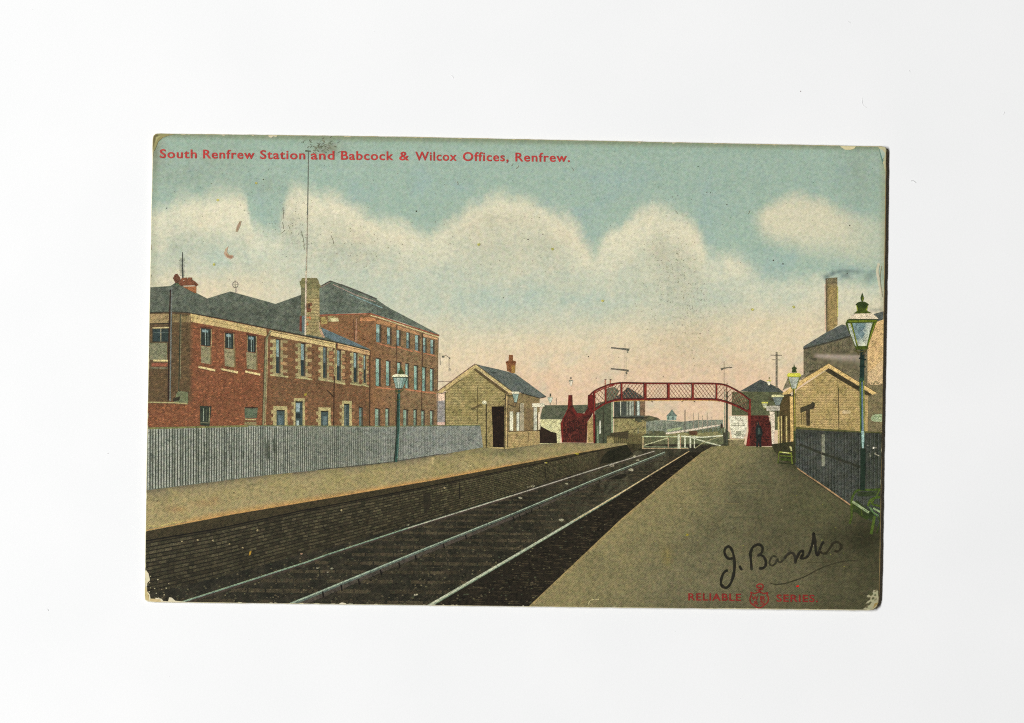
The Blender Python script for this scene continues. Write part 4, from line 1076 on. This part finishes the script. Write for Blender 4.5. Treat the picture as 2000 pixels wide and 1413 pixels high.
# ------------------------------------------------------------------ left picket fence
FT = [(280,836),(288,835.5),(484,831),(740,832.5),(938,830.5),(944,831)]
def fencec(x, y):
    c = mixc(C(104,109,96), C(130,135,127), ss(600, 860, x))
    return mixc(c, C(150,154,150), .3 * ss(-.1, .4, fb(x, y, 50, 3)))
fb_bot = FB_[:9]
s = Ink()
s.grad(FT[:5] + [(943.5,874)] + fb_bot[::-1][1:], fencec, 13, 10)
s.line([(p[0], p[1] + 1.5) for p in FT[:3]], 3.5, C(118,120,76), 15)
s.line([(p[0], p[1] + .6) for p in FT[2:5]], 1.8, C(112,118,84), 15)
s.line([(x, y - 1) for x, y in fb_bot if 600 < x < 870], 1.4, C(70,66,56), 16)
fence = s.build('picket_fence', M_INK, label='long grey picket fence behind the left platform')
x = 289.0; n = 0
while x < 936:
    p = interp([(289,5.5),(430,4.9),(520,4.5),(620,3.9),(760,3.3),(936,2.6)], x)
    y0 = at(FT, x) + R.uniform(0, 3.5); y1 = at(FB_, x) - 1
    a = interp([(289,1),(520,.9),(620,.62),(760,.34),(936,.2)], x)
    v = R.random()
    base = fencec(x, 880)
    li = mixc(base, C(166,170,158) if v > .2 else C(142,148,136), a * (.9 if v > .1 else .4)); dk = mixc(base, C(58,64,54), a * R.uniform(.75, 1.0))
    s = Ink()
    s.poly([(x-.3,y0),(x+p*.52,y0),(x+p*.52-.4,y1),(x-.7,y1)], li, 14)
    ym = (y0 + y1) / 2
    s.poly([(x+p*.55,y0+3),(x+p*.97,y0+3),(x+p*.97-.4,y1),(x+p*.55-.4,y1)], dk, 14)
    s.poly([(x+p*.55,ym-8),(x+p*.97,ym-10),(x+p*.97-.4,y1-12),(x+p*.55-.4,y1-12)], shade(dk, .8), 15)
    s.build('picket', M_INK, fence); x += p; n += 1
s = Ink()
for i in range(34):
    xx = R.uniform(292, 560); yy = R.uniform(846, at(FB_, xx) - 48); s.line([(xx, yy), (xx - .3, yy + R.uniform(14, 42))], R.uniform(1, 1.8), C(84,90,78), 16)
s.build('fence_grime', M_INK, fence, kind='stuff')

# left lamp post
l = lamp('platform_lamp','tall green lamp post standing at the left picket fence',
     [([(779.5,762),(778.5,800),(777.5,850),(773,903)],[4.4,4.4,5,6],C(48,76,66),18),([(781,770),(780,840),(776,895)],[1.2,1.6,2],C(92,124,116),19),([(776,770),(774,850),(770,903)],[1.4,1.6,2],C(44,46,38),19),
      ([(772,762),(779,768),(788,761)],2.2,C(74,80,44),19),([(774,783),(784,779)],1.6,C(70,80,44),19)])
s = Ink(); s.poly(z8((420,715),(428,680),(440,665),(442,640),(448,615),(455,640),(462,660),(478,690),(490,715)), C(66,74,44), 19); s.build('finial', M_INK, l)
s = Ink(); s.poly(z8((352,742),(372,722),(400,712),(490,712),(518,722),(528,742)), C(222,222,190), 19); s.build('lantern_cap', M_INK, l)
s = Ink(); s.poly(z8((360,742),(525,742),(490,820),(460,872),(410,872),(385,820)), C(58,66,54), 18)
for a, b, c2, d, c in ((372,404,398,416,C(136,160,152)),(408,440,420,434,C(168,184,172)),(446,480,438,452,C(140,164,156)),(484,512,456,470,C(120,146,136))):
    s.poly(z8((a,752),(b,752),(d,862),(c2,862)), c, 19)
s.build('lantern_glass', M_INK, l)

# ------------------------------------------------------------------ right fence, benches, big lamp
zk = Z(1440, 860, 5.887)
def fr(x, y):
    c = mixc(C(80,84,80), C(62,66,56), .5 + .8 * fb(x, y, 22, 2)); c = mixc(c, C(54,60,48), .6 * ss(1650, 1722, x))
    return mixc(c, C(52,54,46), .6 * math.exp(-((y - 846 - .02*(x-1553)) / 9) ** 2))
s = Ink(); s.grad([(1552,838),(1613,842),(1677,845),(1727,847),(1727,1040),(1661,987),(1562,918),(1551,906)], fr, 11, 8)
rf = s.build('boarded_fence', M_DARK, label='dark blue-grey boarded fence behind the right platform')
x = 1556.0
while x < 1722:
    y1 = interp([(1552,906),(1562,918),(1661,985),(1725,1030)], x) - 1
    s = Ink(); p = interp([(1552,5),(1722,8)], x)
    s.line([(x, 846), (x + .5, y1)], 1.1, jit(C(50,53,46), .12), 12); s.line([(x + 1.8, 847), (x + 2.2, y1)], .8, jit(C(84,88,85), .12), 12)
    s.build('board', M_DARK, rf); x += p
stroke_part('fence_post', [([(1607.5,849),(1608,911)],6.5,C(134,136,118),13),([(1604,851),(1604.5,908)],1,C(100,100,86),14)], 'pale post standing out of the dark fence', parent=rf)
stroke_part('fence_rail', [([(1560,868),(1600,884),(1690,916)],5,C(56,58,48),13)], parent=rf)
stroke_part('fence_kerb', [([(1556,914),(1562,918.5),(1600,944),(1640,972),(1661,987)],[1.4,2,2.4,2.6,2.2],C(176,142,106),14),([(1562,921),(1600,947),(1655,986)],2,C(70,66,48),13)], 'thin pinkish kerb along the foot of the fence', parent=rf)
s = Ink()
for i in range(30): s.blob(R.uniform(1690,1720), R.uniform(870,895), 1, .8, C(196,192,170), 13, 6) if i < 6 else None
s.blob(1706,875,1.8,1.8,C(226,222,206),14,8); s.line([(1707,886),(1717,891)],1.4,C(180,176,150),14)
s.build('fence_scuffs', M_INK, rf, kind='stuff')
GRN = C(92,106,42); YG = C(186,188,88)
s = Ink(); s.poly([(1506,868),(1552,862),(1552,908),(1530,900),(1512,882)], C(58,58,40), 12); s.build('shaded_corner', M_DARK, label='dark corner of the platform under the hut front')
stroke_part('bench', [([(1521,883),(1546,886)],2.4,C(150,156,72),14),([(1522,890),(1548,892)],2.2,C(96,108,44),14),([(1521,884),(1519,905)],2,GRN,14),([(1545,884),(1547,906)],2.4,C(110,122,50),14),
     ([(1524,897),(1545,899)],5,C(62,74,34),13),([(1518,904),(1550,907)],3,C(50,54,34),13),([(1543,872),(1546,881)],3.4,C(196,192,136),14),([(1528,884),(1540,885)],2,C(214,216,150),15)],
     'small green bench at the far end of the right fence')
stroke_part('bench', [(zk((1340,720),(1420,790),(1500,850),(1560,880)),15,C(50,62,36),13),(zk((1380,620),(1500,620),(1630,610)),9,C(54,64,42),13),(smooth(zk((1310,760),(1315,680),(1350,600),(1410,570),(1520,572),(1640,565))),4.4,C(70,88,40),14),(zk((1320,705),(1410,765),(1510,832)),4.6,C(150,166,124),16),(zk((1560,780),(1642,826)),3.6,C(150,170,124),16),
     (smooth(zk((1500,760),(1520,700),(1570,665),(1640,655))),4.6,C(76,96,38),15),(zk((1520,770),(1560,830),(1620,870)),3.6,C(100,128,84),15),
     (zk((1575,870),(1560,960),(1535,1080)),5.6,C(78,98,40),15),(zk((1310,700),(1312,880),(1290,960)),4.4,C(70,86,36),15),(zk((1320,740),(1420,850),(1500,900)),8,C(58,72,34),14),(zk((1530,690),(1560,740),(1640,760)),4,C(74,92,36),14),(zk((1500,850),(1410,830),(1330,800)),7,C(52,62,36),14),
     (zk((1640,560),(1600,640),(1530,740)),2.2,C(80,98,40),14),(zk((1420,760),(1430,860)),2,C(70,86,36),15),(zk((1610,870),(1640,940),(1600,1070)),2.4,C(62,76,34),14)],
     'green park bench with pale seat slats at the right edge')

l = lamp('platform_lamp','large green gas lamp in the right foreground, its lantern against the sky',
     [([(1684,684),(1683,740)],[8,9],C(36,54,48),20),([(1682.5,738),(1683,800),(1684.5,873)],[9.5,9,7],C(46,72,56),20),([(1680,745),(1680,845)],[2,2],C(92,112,46),21),
      ([(1686.5,744),(1687,800),(1686.5,850)],[2,2.6,2.6],C(142,146,74),21),([(1683.4,746),(1684,800),(1684.6,842)],[2.6,3,3.6],C(106,128,148),22),([(1684.6,842),(1685,862),(1684.8,876)],[5.4,5,3],C(158,190,184),22),
      ([(1685,876),(1685,920),(1684,958)],[10,10,9],C(36,50,40),19),([(1677,700),(1691,703)],3,C(30,44,40),21),([(1678,716),(1690,717)],3,C(30,44,40),21),
      (zf((1330,1190),(1400,1210),(1490,1185)),2.4,C(84,82,50),20),(zf((1350,1165),(1395,1240)),2,C(90,80,52),20),(zf((1500,1165),(1440,1240)),2,C(90,80,52),20)])
s = Ink()
s.poly(zf((1435,462),(1448,500),(1458,530),(1450,560),(1440,578),(1428,578),(1418,555),(1412,530),(1422,500)), C(58,74,38), 23)
s.poly(zf((1350,612),(1380,585),(1410,575),(1460,575),(1490,588),(1518,612),(1495,640),(1490,690),(1375,690),(1375,640)), C(54,68,34), 23)
s.poly(zf((1375,660),(1490,660),(1500,692),(1560,722),(1325,726),(1370,692)), C(70,84,34), 24)
s.line(zf((1365,625),(1378,690)),1.3,C(160,172,50),24); s.line(zf((1502,630),(1490,685)),1.3,C(150,162,50),24); s.line(zf((1448,520),(1440,565)),1.2,C(140,150,50),24)
s.build('finial', M_INK, l)
s = Ink(); s.poly(zf((1340,727),(1560,724),(1610,760),(1640,792),(1262,792),(1300,755)), C(232,216,188), 23); s.line(zf((1262,795),(1638,797)),1.4,C(66,72,60),24); s.build('lantern_cap', M_INK, l)
s = Ink(); s.poly(zf((1225,850),(1250,800),(1632,798),(1600,870),(1510,1130),(1500,1175),(1360,1180),(1340,1130),(1270,960)), C(70,84,32), 22)
s.grad(zf((1312,845),(1565,840),(1530,960),(1490,1130),(1385,1132),(1345,980)), lambda x, y: mixc(mixc(C(126,148,150), C(196,202,186), ss(1678, 1698, x + (y-650)*.3 + 5*fb(x,y,8,2))), C(206,206,180), .5*ss(655,676,y)), 23, 3)
s.poly(zf((1252,850),(1285,850),(1330,990),(1365,1140),(1345,1120),(1285,970)), C(186,192,178), 23)
s.line(zf((1290,845),(1345,1000),(1378,1135)),1.2,C(150,160,60),24); s.line(zf((1600,840),(1550,980),(1510,1120)),1.3,C(140,150,50),24); s.line(zf((1262,820),(1615,818)),1.8,C(126,140,40),24)
s.poly(zf((1400,870),(1480,880),(1440,940),(1470,980),(1430,1040),(1380,960)), C(112,134,138), 24)
s.build('lantern_glass', M_INK, l)

# ------------------------------------------------------------------ lettering
TL = 28
def text_polys(txt, bold):
    cu = bpy.data.curves.new('lettering', 'FONT'); cu.body = txt; cu.size = 1; cu.offset = bold; cu.space_character = 1.12; cu.resolution_u = 4
    o = bpy.data.objects.new('lettering', cu); COL.objects.link(o)
    dg = bpy.context.evaluated_depsgraph_get(); me = o.evaluated_get(dg).to_mesh()
    vs = [(v.co.x, v.co.y) for v in me.vertices]; fs = [list(p.vertices) for p in me.polygons]
    o.evaluated_get(dg).to_mesh_clear(); bpy.data.objects.remove(o); bpy.data.curves.remove(cu)
    return vs, fs
CAPH = None
def word(txt, x0, x1, base, cap, col, parent, mat, bold=0.018, slope=0.0095, layer=TL):
    global CAPH
    if CAPH is None:
        vs, _ = text_polys('H', 0); CAPH = max(v[1] for v in vs)
    vs, fs = text_polys(txt, bold)
    mn = min(v[0] for v in vs); mx = max(v[0] for v in vs)
    sx = (x1 - x0) / (mx - mn); sy = cap / CAPH
    s = Ink(); z = s.z(layer)
    for v in vs:
        px = x0 + (v[0] - mn) * sx; w = W((px, base - v[1] * sy + slope * (px - x0))); s.v.append((w[0], w[1], z)); s.c.append(col)
    for f in fs:
        ar = sum(s.v[f[i-1]][0]*s.v[f[i]][1] - s.v[f[i]][0]*s.v[f[i-1]][1] for i in range(len(f)))
        s.f.append(f if ar > 0 else f[::-1])
    return s.build('word', mat, parent)
cap = bpy.data.objects.new('caption_lettering', None); COL.objects.link(cap); cap.parent = CARD; cap['label'] = 'red printed caption across the top of the sky'
RC = C(184,64,62)
for t, a, b in (('South',312,384),('Renfrew',396.5,497),('Station',508,596),('and',607,653),('Babcock',666,768.5),('&',779.5,799),('Wilcox',811,892),('Offices,',904,993),('Renfrew.',1006.5,1113)):
    word(t, a, b, 308.7 + (a - 312) * .0098, 16.5, RC, cap, M_RED)
ser = bpy.data.objects.new('series_lettering', None); COL.objects.link(ser); ser.parent = CARD; ser['label'] = 'dull red series line with a shield at the bottom right'
RC2 = C(136,46,42)
word('RELIABLE', 1344, 1447, 1172.6, 13.5, RC2, ser, M_RED, .02, .01)
word('SERIES.', 1516, 1597, 1175, 13.5, RC2, ser, M_RED, .02, .01)
zs = Z(1300, 1020, 4.545)
s = Ink()
s.line(smooth(zs((752,622),(760,640),(748,672),(752,712),(780,738),(828,762),(872,738),(905,708),(910,670),(898,642),(908,625)), 4), 2.4, RC2, TL)
s.line(zs((752,622),(790,634),(828,618),(870,634),(908,625)), 2.6, RC2, TL)
s.line(smooth(zs((842,622),(828,600),(858,585),(862,560),(835,548),(808,562),(815,582),(842,578)), 4), 2.6, RC2, TL)
s.line(zs((800,604),(866,600)), 1.8, RC2, TL)
sh_ = s.build('shield_mark', M_RED, ser, 'small shield with a knot on top and four characters in it')
for t, a, b, yb, h in (('W',762,822,692,36),('R',838,890,694,36),('&',778,822,730,32),('S',838,878,730,32)):
    (x0, y0), (x1, _) = zs((a, yb), (b, yb)); word(t, x0, x1, y0, h / 4.545, RC2, ser, M_RED, .025, 0)
# signature
sg = bpy.data.objects.new('handwritten_signature', None); COL.objects.link(sg); sg.parent = CARD; sg['label'] = 'black pen signature on the right platform'
PEN = C(40,39,33); PEN2 = C(58,56,44)
def pen(name, pts, w, col, layer=TL+3):
    p = smooth(zs(*pts), 6); n = len(p)
    w = w * 1.22
    ws = [w * (0.82 + .3 * noise.noise(Vector((i * .21, w, pts[0][0])))) for i in range(n)]
    ws[0] *= .55; ws[-1] *= .5
    s = Ink(); s.line(p, ws, col, layer)
    for i in range(n):
        f = 1 + .55 * noise.noise(Vector((i * .33, 3.1, pts[0][0]))) + (.5 if i < 2 or i > n - 3 else 0)
        for q in (0, 1): s.c[2 * i + q] = shade(col, max(.5, f * (1.12 if q else .9)))
    s.build(name, M_PEN, sg)
pen('initial_letter', [(550,425),(515,450),(494,500),(490,548),(515,578),(548,576),(582,530),(604,450),(610,370),(600,290),(582,240),(556,216),(530,232),(520,265),(535,305),(562,325),(592,318)], 5.0, PEN)
pen('full_stop', [(654,385),(662,405),(678,426)], 4.4, PEN)
pen('letter', [(748,268),(755,330),(762,428)], 4.8, PEN)
pen('letter', [(748,280),(768,230),(800,203),(835,202),(858,226),(852,268),(826,292),(812,298)], 4.8, PEN)
pen('letter', [(822,288),(862,302),(886,342),(884,385),(860,408),(826,410)], 4.8, PEN, TL+4)
pen('letter', [(988,312),(952,302),(928,330),(920,368),(942,386),(972,366),(990,326),(998,350),(1020,354),(1046,330)], 3.6, PEN2)
pen('letter', [(1046,330),(1076,292),(1110,272),(1138,288),(1150,330),(1146,368)], 4.6, C(52,50,42))
pen('letter', [(1146,368),(1162,318),(1188,268),(1214,256),(1216,288),(1196,318),(1232,320),(1264,296)], 5.2, PEN, TL+4)
pen('letter', [(1264,296),(1286,240),(1308,160),(1312,96),(1322,150),(1328,220),(1338,284),(1352,288),(1368,236),(1388,188),(1404,176)], 4.8, PEN)
pen('letter', [(1364,246),(1382,274),(1420,274),(1450,236),(1480,192),(1512,176),(1544,190),(1556,216),(1544,246),(1516,262),(1496,250)], 4.4, C(50,48,36), TL+4)
pen('underline_flourish', [(925,540),(970,552),(1050,545),(1150,515),(1250,475),(1350,420),(1480,370),(1600,345),(1700,342)], 2.0, C(58,56,42))

# ------------------------------------------------------------------ wear, stains and specks
s = Ink()
DK = C(74,70,56)
def spk(x, y, r, c, l=26): s.blob(x, y, r, r * R.uniform(.7, 1.2), c, l, 6)
for x, y, r in ((813,413,2),(1060,458,1.3),(1031,468,1.3),(976,510,1.1),(850,434,1.1),(983,582,1.2),(1419,400,1.2),(1510,509,1.5),(1529,516,1.6),(1659,441,1.5),(1149,697,1.4),(1164,739,1.2),(1146,692,1),(1208,698,1),
                (617,751,1.3),(325,407,1.3),(578,446,1),(470,401,.9),(1380,376,1),(1387,377,1),(1323,383,.8),(1363,326,1.2),(1115,381,1),(524,332,1.1),(514,351,1.4),(1426,426,.8),(1295,736,1),(1535,398,.9),(1654,535,1.4),(324,574,1)):
    spk(x, y, r * .85, C(72,68,56))
for i in range(800):
    z = R.choice([(1320,540,34,75),(1300,500,24,60),(1350,620,30,60),(690,480,60,34),(570,430,24,40),(960,470,110,50),(450,350,120,60),(1345,560,26,60)])
    x, y = R.gauss(z[0], z[2]), R.gauss(z[1], z[3])
    if y < 300 or (y > 545 and x < 900) or y > 735: continue
    spk(x, y, R.uniform(.5, 1.0), mixc(skyc(x, y), C(134,120,96), R.uniform(.25, .6)))
for i in range(420):
    x, y = R.uniform(310, 1715), R.uniform(290, 560)
    spk(x, y, R.uniform(.4, .7), mixc(skyc(x, y), R.choice([C(118,118,100),C(232,226,204)]), .5))
for x0, y0, x1, y1 in ((646,460,652,478),(588,452,594,480),(552,406,552.5,428),(551,434,553,448),(549,456,556,450),(562,440,566,448),(592,480,594,488),(1318,412,1323,418),(1460,419,1464,412),(998,325,1002,320),(1008,330,1013,324),(893,355,894,362),(1116,328,1120,334)):
    s.line([(x0, y0), ((x0+x1)/2 + 1, (y0+y1)/2), (x1, y1)], 0.8, C(138,136,116), 26)
for i in range(60):
    x = R.gauss(626, 16); y = R.gauss(285, 7); a = R.uniform(-.8, .8)
    s.line([(x, y), (x + 5 * math.cos(a), y + 5 * math.sin(a))], R.uniform(.7, 1.5), jit(C(112,120,100), .15), 26)
for x, y in ((500,358),(418,517),(425,391),(1469,605),(1079,487),(935,478),(1177,588),(597,771),(1128,887),(1342,1045),(1550,600)): s.blob(x, y, 3, 2.6, C(186,182,104) if y<700 else C(150,136,54), 26, 7)
s.build('dirt_specks', M_INK, label='fine dark specks and scratches on the sky', kind='stuff')
s = Ink(); s.poly([(468,432),(471.5,433),(469,442),(464,453),(460,453),(462,443)], C(172,150,128), 26); s.line([(469,434),(463,450)],1.4,C(146,120,100),27); s.build('brown_stain', M_SKY, label='short reddish-brown dash in the left cloud')
s = Ink(); s.poly([(446,481),(443,492),(447,498),(455,499),(456,503),(450,507),(442,503),(437,496),(440,487)], C(188,164,138), 26); s.poly([(440,494),(446,499),(455,501),(452,505),(444,503)], C(160,126,102), 27); s.build('brown_stain', M_SKY, label='hooked reddish-brown stain low in the left cloud')
s = Ink(); s.blob(1557.5,1145,3,2,C(206,24,22),30,8,.2); s.build('red_speck', M_INK, label='tiny bright red spot below the signature')

PC = C(222,214,186); PB = C(184,172,132)
def chip(name, polys, label, parent=None):
    s = Ink()
    for pts, c in polys: s.poly(pts, c, 31)
    s.build(name, M_PAPER, CARD, label)
zl = Z(270, 900, 4.711)
chip('worn_corner', [(zl((60,1010),(75,1012),(95,1040),(108,1100),(82,1130),(80,1200),(105,1230),(115,1280),(150,1290),(160,1262),(215,1272),(230,1292),(275,1295),(285,1258),(310,1262),(340,1290),(440,1300),(440,1310),(90,1310),(55,1280)), PC),
                     (zl((60,1160),(78,1165),(84,1215),(100,1240),(100,1290),(60,1280)), C(204,186,136)),(zl((110,1270),(200,1275),(210,1300),(100,1300)), C(206,186,140))],
     'bottom left corner with the dark ink flaked off to bare paper')
s = Ink()
for i in range(26): s.blob(R.uniform(286,330), R.uniform(1120,1172), R.uniform(.6,1.6), R.uniform(.6,1.4), C(196,186,150) if i % 2 else C(24,22,18), 32, 6)
s.build('ink_flakes', M_PAPER, label='small flakes around the worn bottom left corner', kind='stuff')
zc = Z(1690, 1100, 14.13)
chip('worn_corner', [(zc((30,905),(75,870),(130,870),(180,830),(215,770),(210,740),(270,740),(345,760),(340,830),(360,960),(350,1080),(300,1200),(200,1280),(0,1280),(-80,1270),(20,1210),(80,1150),(60,1100),(0,1120),(60,1050),(130,1010),(140,940),(60,945)), C(166,162,132)),
      (zc((75,1100),(150,1050),(170,1080),(120,1150),(70,1180)), C(88,88,62)),(zc((170,960),(210,930),(260,960),(210,1010),(165,1000)), C(92,92,66)),(zc((220,870),(290,850),(300,900),(240,910)), C(108,110,84)),
      (zc((240,1000),(310,960),(320,1000),(240,1050)), C(128,126,96)),(zc((250,1110),(340,1080),(330,1130),(250,1210),(200,1250)), C(150,130,80)),(zc((0,1170),(60,1190),(70,1220),(20,1240)), C(96,94,70)),
      (zc((90,870),(190,800),(215,850),(150,910)), C(86,84,58)),(zc((230,800),(320,700),(330,730),(280,790)), C(110,106,76))],
     'bottom right corner creased and rubbed to pale paper')
chip('worn_corner', [([(1715,288),(1732,288),(1732,335),(1728,335),(1726,322),(1722,318),(1727,314),(1726,305)], C(192,188,152)),([(1716,291),(1722,293),(1728,300),(1727,308),(1722,312),(1718,300)], C(172,192,178)),
      ([(1716,292),(1717.5,292),(1724,315),(1723,322)], C(104,138,130))], 'top right corner with a small crease and lifted ink')
chip('worn_corner', [([(297,262),(345,262),(330,265),(318,269),(309,277),(303,292),(298,300)], C(148,142,98)),([(300,266),(306,263),(310,264),(303,275),(300,288),(298,280)], C(112,104,72)),([(304,268),(314,265.5),(308,271),(304,279)], C(170,166,120))],
     'top left corner rounded and grubby brown')
chip('edge_chip', [([(1640,285),(1642,288),(1650,293),(1660,293.5),(1668,291),(1671,287),(1665,285.5)], C(222,212,172))], 'cream half-moon chip on the top edge near the right corner')
chip('edge_chip', [([(524,263),(525,268),(530,269.5),(534,266.5),(540,268),(542,264)], C(214,206,176))], 'small cream chip on the top edge left of the flagpole')
s = Ink()
for i in range(70):
    t = R.random()
    side = R.choice('tbblr')
    if side == 't': x = 320 + t * 1390; y = at([(312,262),(770,268),(1250,278),(1722,287.5)], x) + .5
    elif side == 'b': x = 300 + t * 1400; y = at([(300,1175.5),(600,1179.5),(1000,1184),(1300,1187.5),(1696,1191.5)], x) - .3
    elif side == 'l': y = 280 + t * 880; x = interp([(274,299),(480,295),(680,291),(900,287),(1164,283)], y) + .4
    else: y = 300 + t * 860; x = interp([(294,1730),(500,1728),(720,1724),(900,1721),(1110,1718),(1172,1716)], y) - .4
    h = side in 'tb'
    s.blob(x, y, R.uniform(1.5, 6) if h else R.uniform(.5, 1), R.uniform(.5, 1.2) if h else R.uniform(1.5, 7), jit(C(206,198,168), .08), 33, 7, .35)
s.poly([(663,1179),(668,1177),(676,1179),(676,1182),(663,1182)], PC, 33)
s.blob(288.5,650,1.6,6,C(220,210,170),33,8); s.poly([(1400,1188),(1470,1188.5),(1700,1191),(1700,1193),(1400,1190)], C(206,200,170), 33)
s.build('edge_wear', M_PAPER, label='thin pale scuffs along all four edges', kind='stuff')
s = Ink(); s.line(smooth([(1716,515),(1713,530),(1716,550),(1721,575)]),5,C(206,202,178),32); s.line(smooth([(1721,520),(1718,545),(1723,580)]),1.6,C(160,158,134),33); s.build('edge_crease', M_PAPER, label='small crease in the right edge beside the chimney smoke')

# ------------------------------------------------------------------ dust on the backing sheet
def mat_plain(name, col):
    m = bpy.data.materials.new(name); m.use_nodes = True; N = m.node_tree.nodes; L = m.node_tree.links
    b = N['Principled BSDF']; b.inputs['Roughness'].default_value = .8
    t = N.new('ShaderNodeTexNoise'); t.inputs['Scale'].default_value = 30; r = N.new('ShaderNodeValToRGB')
    r.color_ramp.elements[0].color = shade(col, .85); r.color_ramp.elements[1].color = shade(col, 1.15)
    L.new(t.outputs[0], r.inputs[0]); L.new(r.outputs[0], b.inputs['Base Color']); return m
M_LINT = mat_plain('grey_lint', C(196,196,196)); M_FAINT = mat_plain('pale_lint', C(212,212,212)); M_SPEC = mat_plain('brown_grit', C(92,62,50))
def fibre(pts, label, m=M_LINT, r=.0032):
    p = smooth(pts, 4); c0 = p[len(p)//2]; ox, oy = (c0[0]-1000)*PX, (706.5-c0[1])*PX
    bm = bmesh.new(); rings = []
    for i, q in enumerate(p):
        a = p[max(i-1,0)]; b = p[min(i+1,len(p)-1)]; dx, dy = b[0]-a[0], -(b[1]-a[1]); l = math.hypot(dx, dy) or 1
        nx, ny = -dy/l, dx/l; rr = r * (1 if 0 < i < len(p)-1 else .5)
        x, y = (q[0]-1000)*PX-ox, (706.5-q[1])*PX-oy; h = r * .3 + .0008 * math.sin(math.pi * i / (len(p)-1))
        rings.append([bm.verts.new((x+nx*rr*math.cos(t), y+ny*rr*math.cos(t), h+rr*math.sin(t))) for t in (0, 1.047, 2.094, 3.142, 4.189, 5.236)])
    for A, B in zip(rings, rings[1:]):
        for k in range(6): bm.faces.new((A[k], A[(k+1)%6], B[(k+1)%6], B[k]))
    bm.faces.new(rings[0][::-1]); bm.faces.new(rings[-1])
    bmesh.ops.recalc_face_normals(bm, faces=bm.faces[:])
    me = bpy.data.meshes.new('lint_fibre'); bm.to_mesh(me); bm.free(); me.materials.append(m)
    o = bpy.data.objects.new('lint_fibre', me); COL.objects.link(o); o.location = (ox, oy, 0)
    o['label'] = label; o['category'] = 'fibre'; o['group'] = 'lint fibres on the white backing sheet'
fibre([(1779,354),(1783,352.5),(1787,354.5),(1790,356.5)], 'tiny wavy grey fibre on the white sheet, right of the postcard top corner', r=.0055)
fibre([(1657,41),(1660,43),(1662,45)], 'short straight grey fibre near the top edge of the white sheet')
fibre([(1684,190),(1686,204),(1694,210)], 'long faint curved fibre above the postcard top right corner', M_FAINT)
fibre([(1776,137),(1778,139),(1778,141)], 'little hooked fibre high on the white sheet, right of the faint curved one')
fibre([(1963,218),(1962,221),(1961,224)], 'upright faint fibre near the right edge of the white sheet', M_FAINT)
fibre([(90,1190),(93,1192),(93,1195)], 'small dark fibre left of the postcard bottom corner')
fibre([(880,146),(884,149),(885,153)], 'small faint fibre centred above the postcard', M_FAINT)
def grit(x, y, r, name, label, m):
    bm = bmesh.new(); bmesh.ops.create_icosphere(bm, subdivisions=1, radius=r)
    for v in bm.verts: v.co *= R.uniform(.8, 1.2); v.co.z = v.co.z * .6 + r * .6
    me = bpy.data.meshes.new(name); bm.to_mesh(me); bm.free(); me.materials.append(m)
    o = bpy.data.objects.new(name, me); COL.objects.link(o); o.location = ((x-1000)*PX, (706.5-y)*PX, 0); o['label'] = label; o['category'] = 'speck'
grit(1564, 178, .009, 'grit_speck', 'single brown grit speck on the white sheet above the postcard', M_SPEC)
grit(210, 886, .006, 'grit_speck', 'dark grit speck on the white sheet left of the postcard', M_SPEC)
bm = bmesh.new()
for i in range(60):
    x, y = R.uniform(10, 1990), R.uniform(10, 1400)
    if 270 < x < 1750 and 250 < y < 1205: continue
    r = R.uniform(.002, .0045)
    g_ = bmesh.ops.create_icosphere(bm, subdivisions=1, radius=r)
    for v in g_['verts']: v.co = Vector(((x-1000)*PX + v.co.x * R.uniform(.8,1.6), (706.5-y)*PX + v.co.y, v.co.z*.6 + r*.55))
me = bpy.data.meshes.new('dust'); bm.to_mesh(me); bm.free(); me.materials.append(M_FAINT)
o = bpy.data.objects.new('dust', me); COL.objects.link(o); o['kind'] = 'stuff'; o['label'] = 'fine pale dust scattered over the white sheet'
